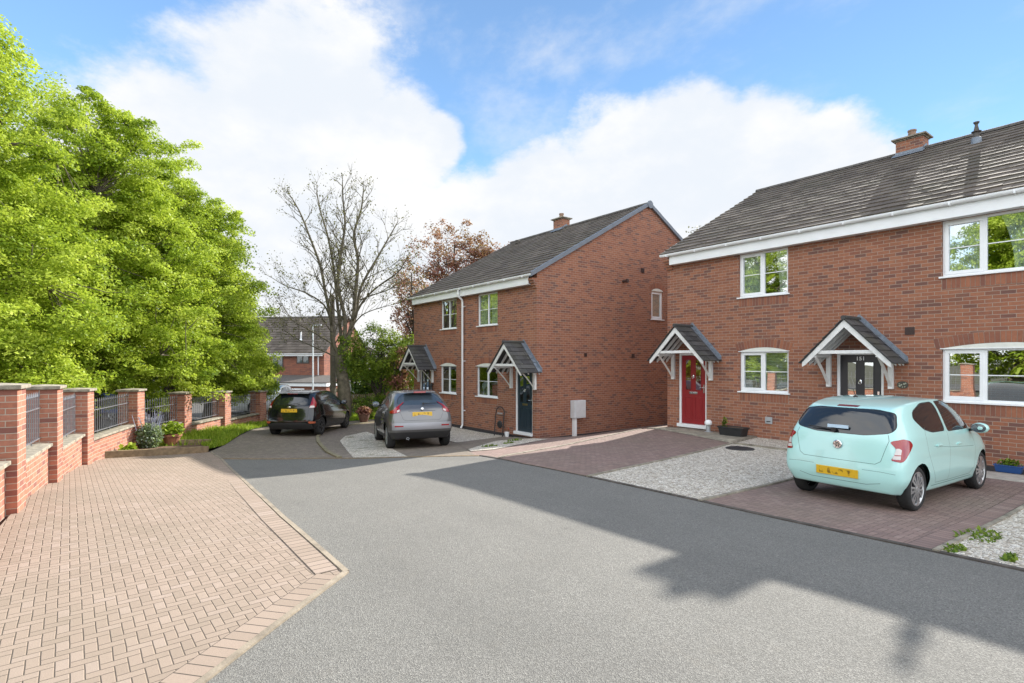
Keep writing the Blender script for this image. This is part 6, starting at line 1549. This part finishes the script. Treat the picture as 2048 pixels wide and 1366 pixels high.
# --- cars of the car park beyond the wall
def bg_car(label, u, Y, heading, P, paint, z=None):
    x, y, _ = W(u, Y); q = [(a-P['ax'], b) for a, b in ((1.50, 1.10), (1.0, 1.16), (1.15, 1.38), (1.44, 1.43))]; q2 = [(a-P['ax'], b) for a, b in ((1.56, 1.10), (1.52, 1.43), (2.2, 1.38), (2.72, 1.13))]
    k = P['H']/1.565
    q = [(a, b*k) for a, b in q]; q2 = [(a, b*k) for a, b in q2]
    rg_ = win_regs('rear_side_window', q, r=.04) + win_regs('front_side_window', q2, r=.04) + [('windscreen', M['autoglass2'], [(.62,1.13*k), (.50,1.45*k), (-.50,1.45*k), (-.62,1.13*k)], 'front', False, -.003, lambda c: c.x < 2.5),
      ('rear_window', M['autoglass2'], [(.58,1.17*k), (.46,1.44*k), (-.46,1.44*k), (-.58,1.17*k)], 'rear', False, -.003, None),
      ('headlight', M['lampclear'], [(.45,.74*k), (.80,.80*k), (.80,.92*k), (.50,.86*k)], 'front', True, .004, lambda c: c.x > 2.5), ('grille', M['trim'], [(-.40,.62*k), (.40,.62*k), (.42,.80*k), (-.42,.80*k)], 'front', False, .002, lambda c: c.x > 2.5),
      ('tail_light', M['lampred'], [(.52,.95*k), (.80,.95*k), (.80,1.08*k), (.52,1.08*k)], (.7, .7), True, .005, None)]
    def ex(root, P_, o): mirrors(root, 2.05, .88, 1.12*k, paint)
    return car('parked_car', label, (x, y, g(x, y)-.02), heading, P, rg_, paint, 2, (), (.68, 5, 'single', [M['rim'], M['rimgap']]), ex, group='cars in the car park behind the wall')
# heading so that the car faces the camera and a little to the picture's right
toward = math.atan2(-.797, -.604)
bg_car('white car in the car park seen between the railings left of the black car', 470, 28.5, toward+R(62), {**GR, 'cladding': 0}, M['paint_white'])
bg_car('dark teal car facing the wall, seen just left of the black car', 556, 30.5, toward+R(6), {**BL, 'H': 1.52}, M['paint_blue'])
bg_car('pale car in the car park glimpsed between the black car and the bare tree', 716, 33.5, toward+R(80), {**BL}, M['paint_white'])
# blue van behind the third railing bay
x, y, _ = W(218, 23.5); z = g(x, y); hd = toward+R(70)
t = empty('parked_van', (x, y, z), 'blue and white van half hidden behind the railings below the lime trees', 'van', None, hd)
m = MB(); m.prism([(-2.2,-.9,.35), (2.3,-.9,.35), (2.35,-.9,.95), (1.75,-.9,1.15), (1.2,-.9,1.95), (-2.2,-.9,1.95)], (0, 1.8, 0)); m.build('body', M['skip_blue'], t, world=False, bevel=.06, recalc=True)
m = MB()
for s in (-1, 1): m.box((-1.2, s*.905-.004, .6), (-.2, s*.905+.004, 1.7))
m.build('side_panel', M['paint_white'], t, world=False)
m = MB(); 
for s in (-1, 1): m.prism([(1.62,s*.905-.004,1.2), (1.15,s*.905-.004,1.8), (.5,s*.905-.004,1.8), (.5,s*.905-.004,1.2)], (0,.008,0))
m.build('side_window', M['autoglass'], t, world=False, recalc=True)
tm, rm = wheel_mesh(.33, .2, .66, 5, 'single', [M['rim'], M['rimgap']])
for xa in (-1.4, 1.5):
    for s in (1, -1): w = child('wheel', tm, t, (xa, s*.80, .33), (0, 0, 0 if s > 0 else math.pi)); child('rim', rm, w)
# ------------------------------------------------------------------ sky, sun, camera
SUN = Vector((1, .195, .556)).normalized()
el = math.asin(SUN.z); az = math.atan2(SUN.x, SUN.y)
w = D.worlds.new('World'); SC.world = w; w.use_nodes = True; t = NT(w.node_tree)
sky = t.n('ShaderNodeTexSky', sky_type='NISHITA'); sky.sun_disc = False; sky.sun_elevation = el; sky.sun_rotation = az; sky.air_density = 1.0; sky.dust_density = 0.; sky.ozone_density = 2.5; sky.altitude = 100
d = t.n('ShaderNodeTexCoord').outputs['Generated']
d = t.n('ShaderNodeVectorMath', {0: d}, operation='NORMALIZE').outputs[0]
def pixdir(u, v):
    X = (u-1024)/1087; Z = -(v-721)/1087; return Vector((.797*X+.604, -.604*X+.797, Z)).normalized()
CL = [(370,290,88),(460,240,88),(550,185,78),(600,250,230),(790,290,115),(450,380,260),(690,450,210),(560,600,260),(870,280,60),(250,420,220),(1380,300,130),(1260,330,110),(1500,330,140),(1080,400,120),(1640,360,130),(1300,450,240),(1000,440,90),(1750,400,110),(1000,600,260),(700,650,300)]
acc = None
for u, v, r in CL:
    c = pixdir(u, v); sc = 1/(1+((u-1024)/1087)**2)**.5; ang = r/1087*sc
    dt = t.n('ShaderNodeVectorMath', {0: d, 1: tuple(c)}, operation='DOT_PRODUCT').outputs['Value']
    m_ = t.rng(dt, math.cos(ang*1.35), math.cos(ang*.35), 0., 1., 'LINEAR')
    acc = m_ if acc is None else t.m('MAXIMUM', acc, m_)
for az_, el_, r in ((-60, 25, 24), (-95, 35, 26), (-130, 28, 30), (-170, 30, 34), (150, 35, 28), (100, 40, 18), (-80, 55, 20)):  # clouds added outside the view to fill the shaded house fronts
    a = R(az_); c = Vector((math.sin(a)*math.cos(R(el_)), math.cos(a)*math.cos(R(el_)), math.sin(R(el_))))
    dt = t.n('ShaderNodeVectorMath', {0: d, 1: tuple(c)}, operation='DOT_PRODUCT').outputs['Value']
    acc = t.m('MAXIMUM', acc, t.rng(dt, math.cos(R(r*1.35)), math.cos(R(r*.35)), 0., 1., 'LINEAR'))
sz = t.sep(d)[2]
st = t.n('ShaderNodeVectorMath', {0: d, 1: (1., 1., 1.7)}, operation='MULTIPLY').outputs[0]
n1 = t.noise(st, 3.6, 9., .58); n2 = t.noise(st, 13., 9., .66)
dens = t.m('ADD', t.m('ADD', acc, t.m('MULTIPLY', t.m('SUBTRACT', n1, .5), 1.15)), t.m('MULTIPLY', t.m('SUBTRACT', n2, .5), .55))
mask = t.rng(dens, .36, .72)
# thin veils
n3 = t.noise(t.n('ShaderNodeVectorMath', {0: d, 1: (2.4, 1.1, 3.2)}, operation='MULTIPLY').outputs[0], 2.6, 8., .6)
mask = t.m('MAXIMUM', mask, t.rng(n3, .47, .80, 0., .55))
hz = t.rng(sz, -.02, .34, .96, 0.)
mask = t.m('MAXIMUM', mask, t.m('MULTIPLY', hz, .95))
back = t.rng(t.n('ShaderNodeVectorMath', {0: d, 1: (.604, .797, 0.)}, operation='DOT_PRODUCT').outputs['Value'], -.1, .55, BACK_FILL, 1.)  # unseen clouds behind the camera brightened as added fill light
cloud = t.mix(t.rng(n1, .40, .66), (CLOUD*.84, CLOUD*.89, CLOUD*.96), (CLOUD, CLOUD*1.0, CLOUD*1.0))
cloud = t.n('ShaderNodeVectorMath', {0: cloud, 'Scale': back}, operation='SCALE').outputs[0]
skc = t.mix(1., sky.outputs[0], SKYTINT, 'MULTIPLY')
sdot = t.n('ShaderNodeVectorMath', {0: d, 1: tuple(SUN)}, operation='DOT_PRODUCT').outputs['Value']
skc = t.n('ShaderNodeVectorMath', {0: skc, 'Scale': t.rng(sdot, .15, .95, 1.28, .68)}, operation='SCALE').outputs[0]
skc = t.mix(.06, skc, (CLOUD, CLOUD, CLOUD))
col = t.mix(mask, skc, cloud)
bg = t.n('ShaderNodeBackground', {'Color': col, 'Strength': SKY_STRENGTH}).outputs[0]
o = t.n('ShaderNodeOutputWorld'); t.nt.links.new(bg, o.inputs[0])
L = D.lights.new('sun', 'SUN'); L.energy = SUN_STRENGTH; L.angle = R(.5); L.color = (1., .95, .86)
lo = D.objects.new('sun', L); C.objects.link(lo); lo.rotation_euler = SUN.to_track_quat('Z', 'Y').to_euler(); lo.location = SUN*40
cam = D.cameras.new('camera'); co = D.objects.new('camera', cam); C.objects.link(co); SC.camera = co
cam.sensor_width = 36; cam.lens = 36*1087/2048; cam.shift_y = 38/2048; cam.clip_end = 2000; cam.clip_start = .05
co.location = (0, 0, 0); co.rotation_euler = (R(90), 0, -math.atan2(.604, .797))
vs = SC.view_settings; vs.view_transform = 'Standard'; vs.look = 'None'; vs.gamma = 1; vs.exposure = EXPOSURE; vs.use_curve_mapping = False
SC.render.engine = 'CYCLES'; cy = SC.cycles; cy.max_bounces = 8; cy.transparent_max_bounces = 12; cy.use_denoising = True; cy.caustics_reflective = False; cy.caustics_refractive = False; cy.sample_clamp_indirect = 8
SC.render.film_transparent = False
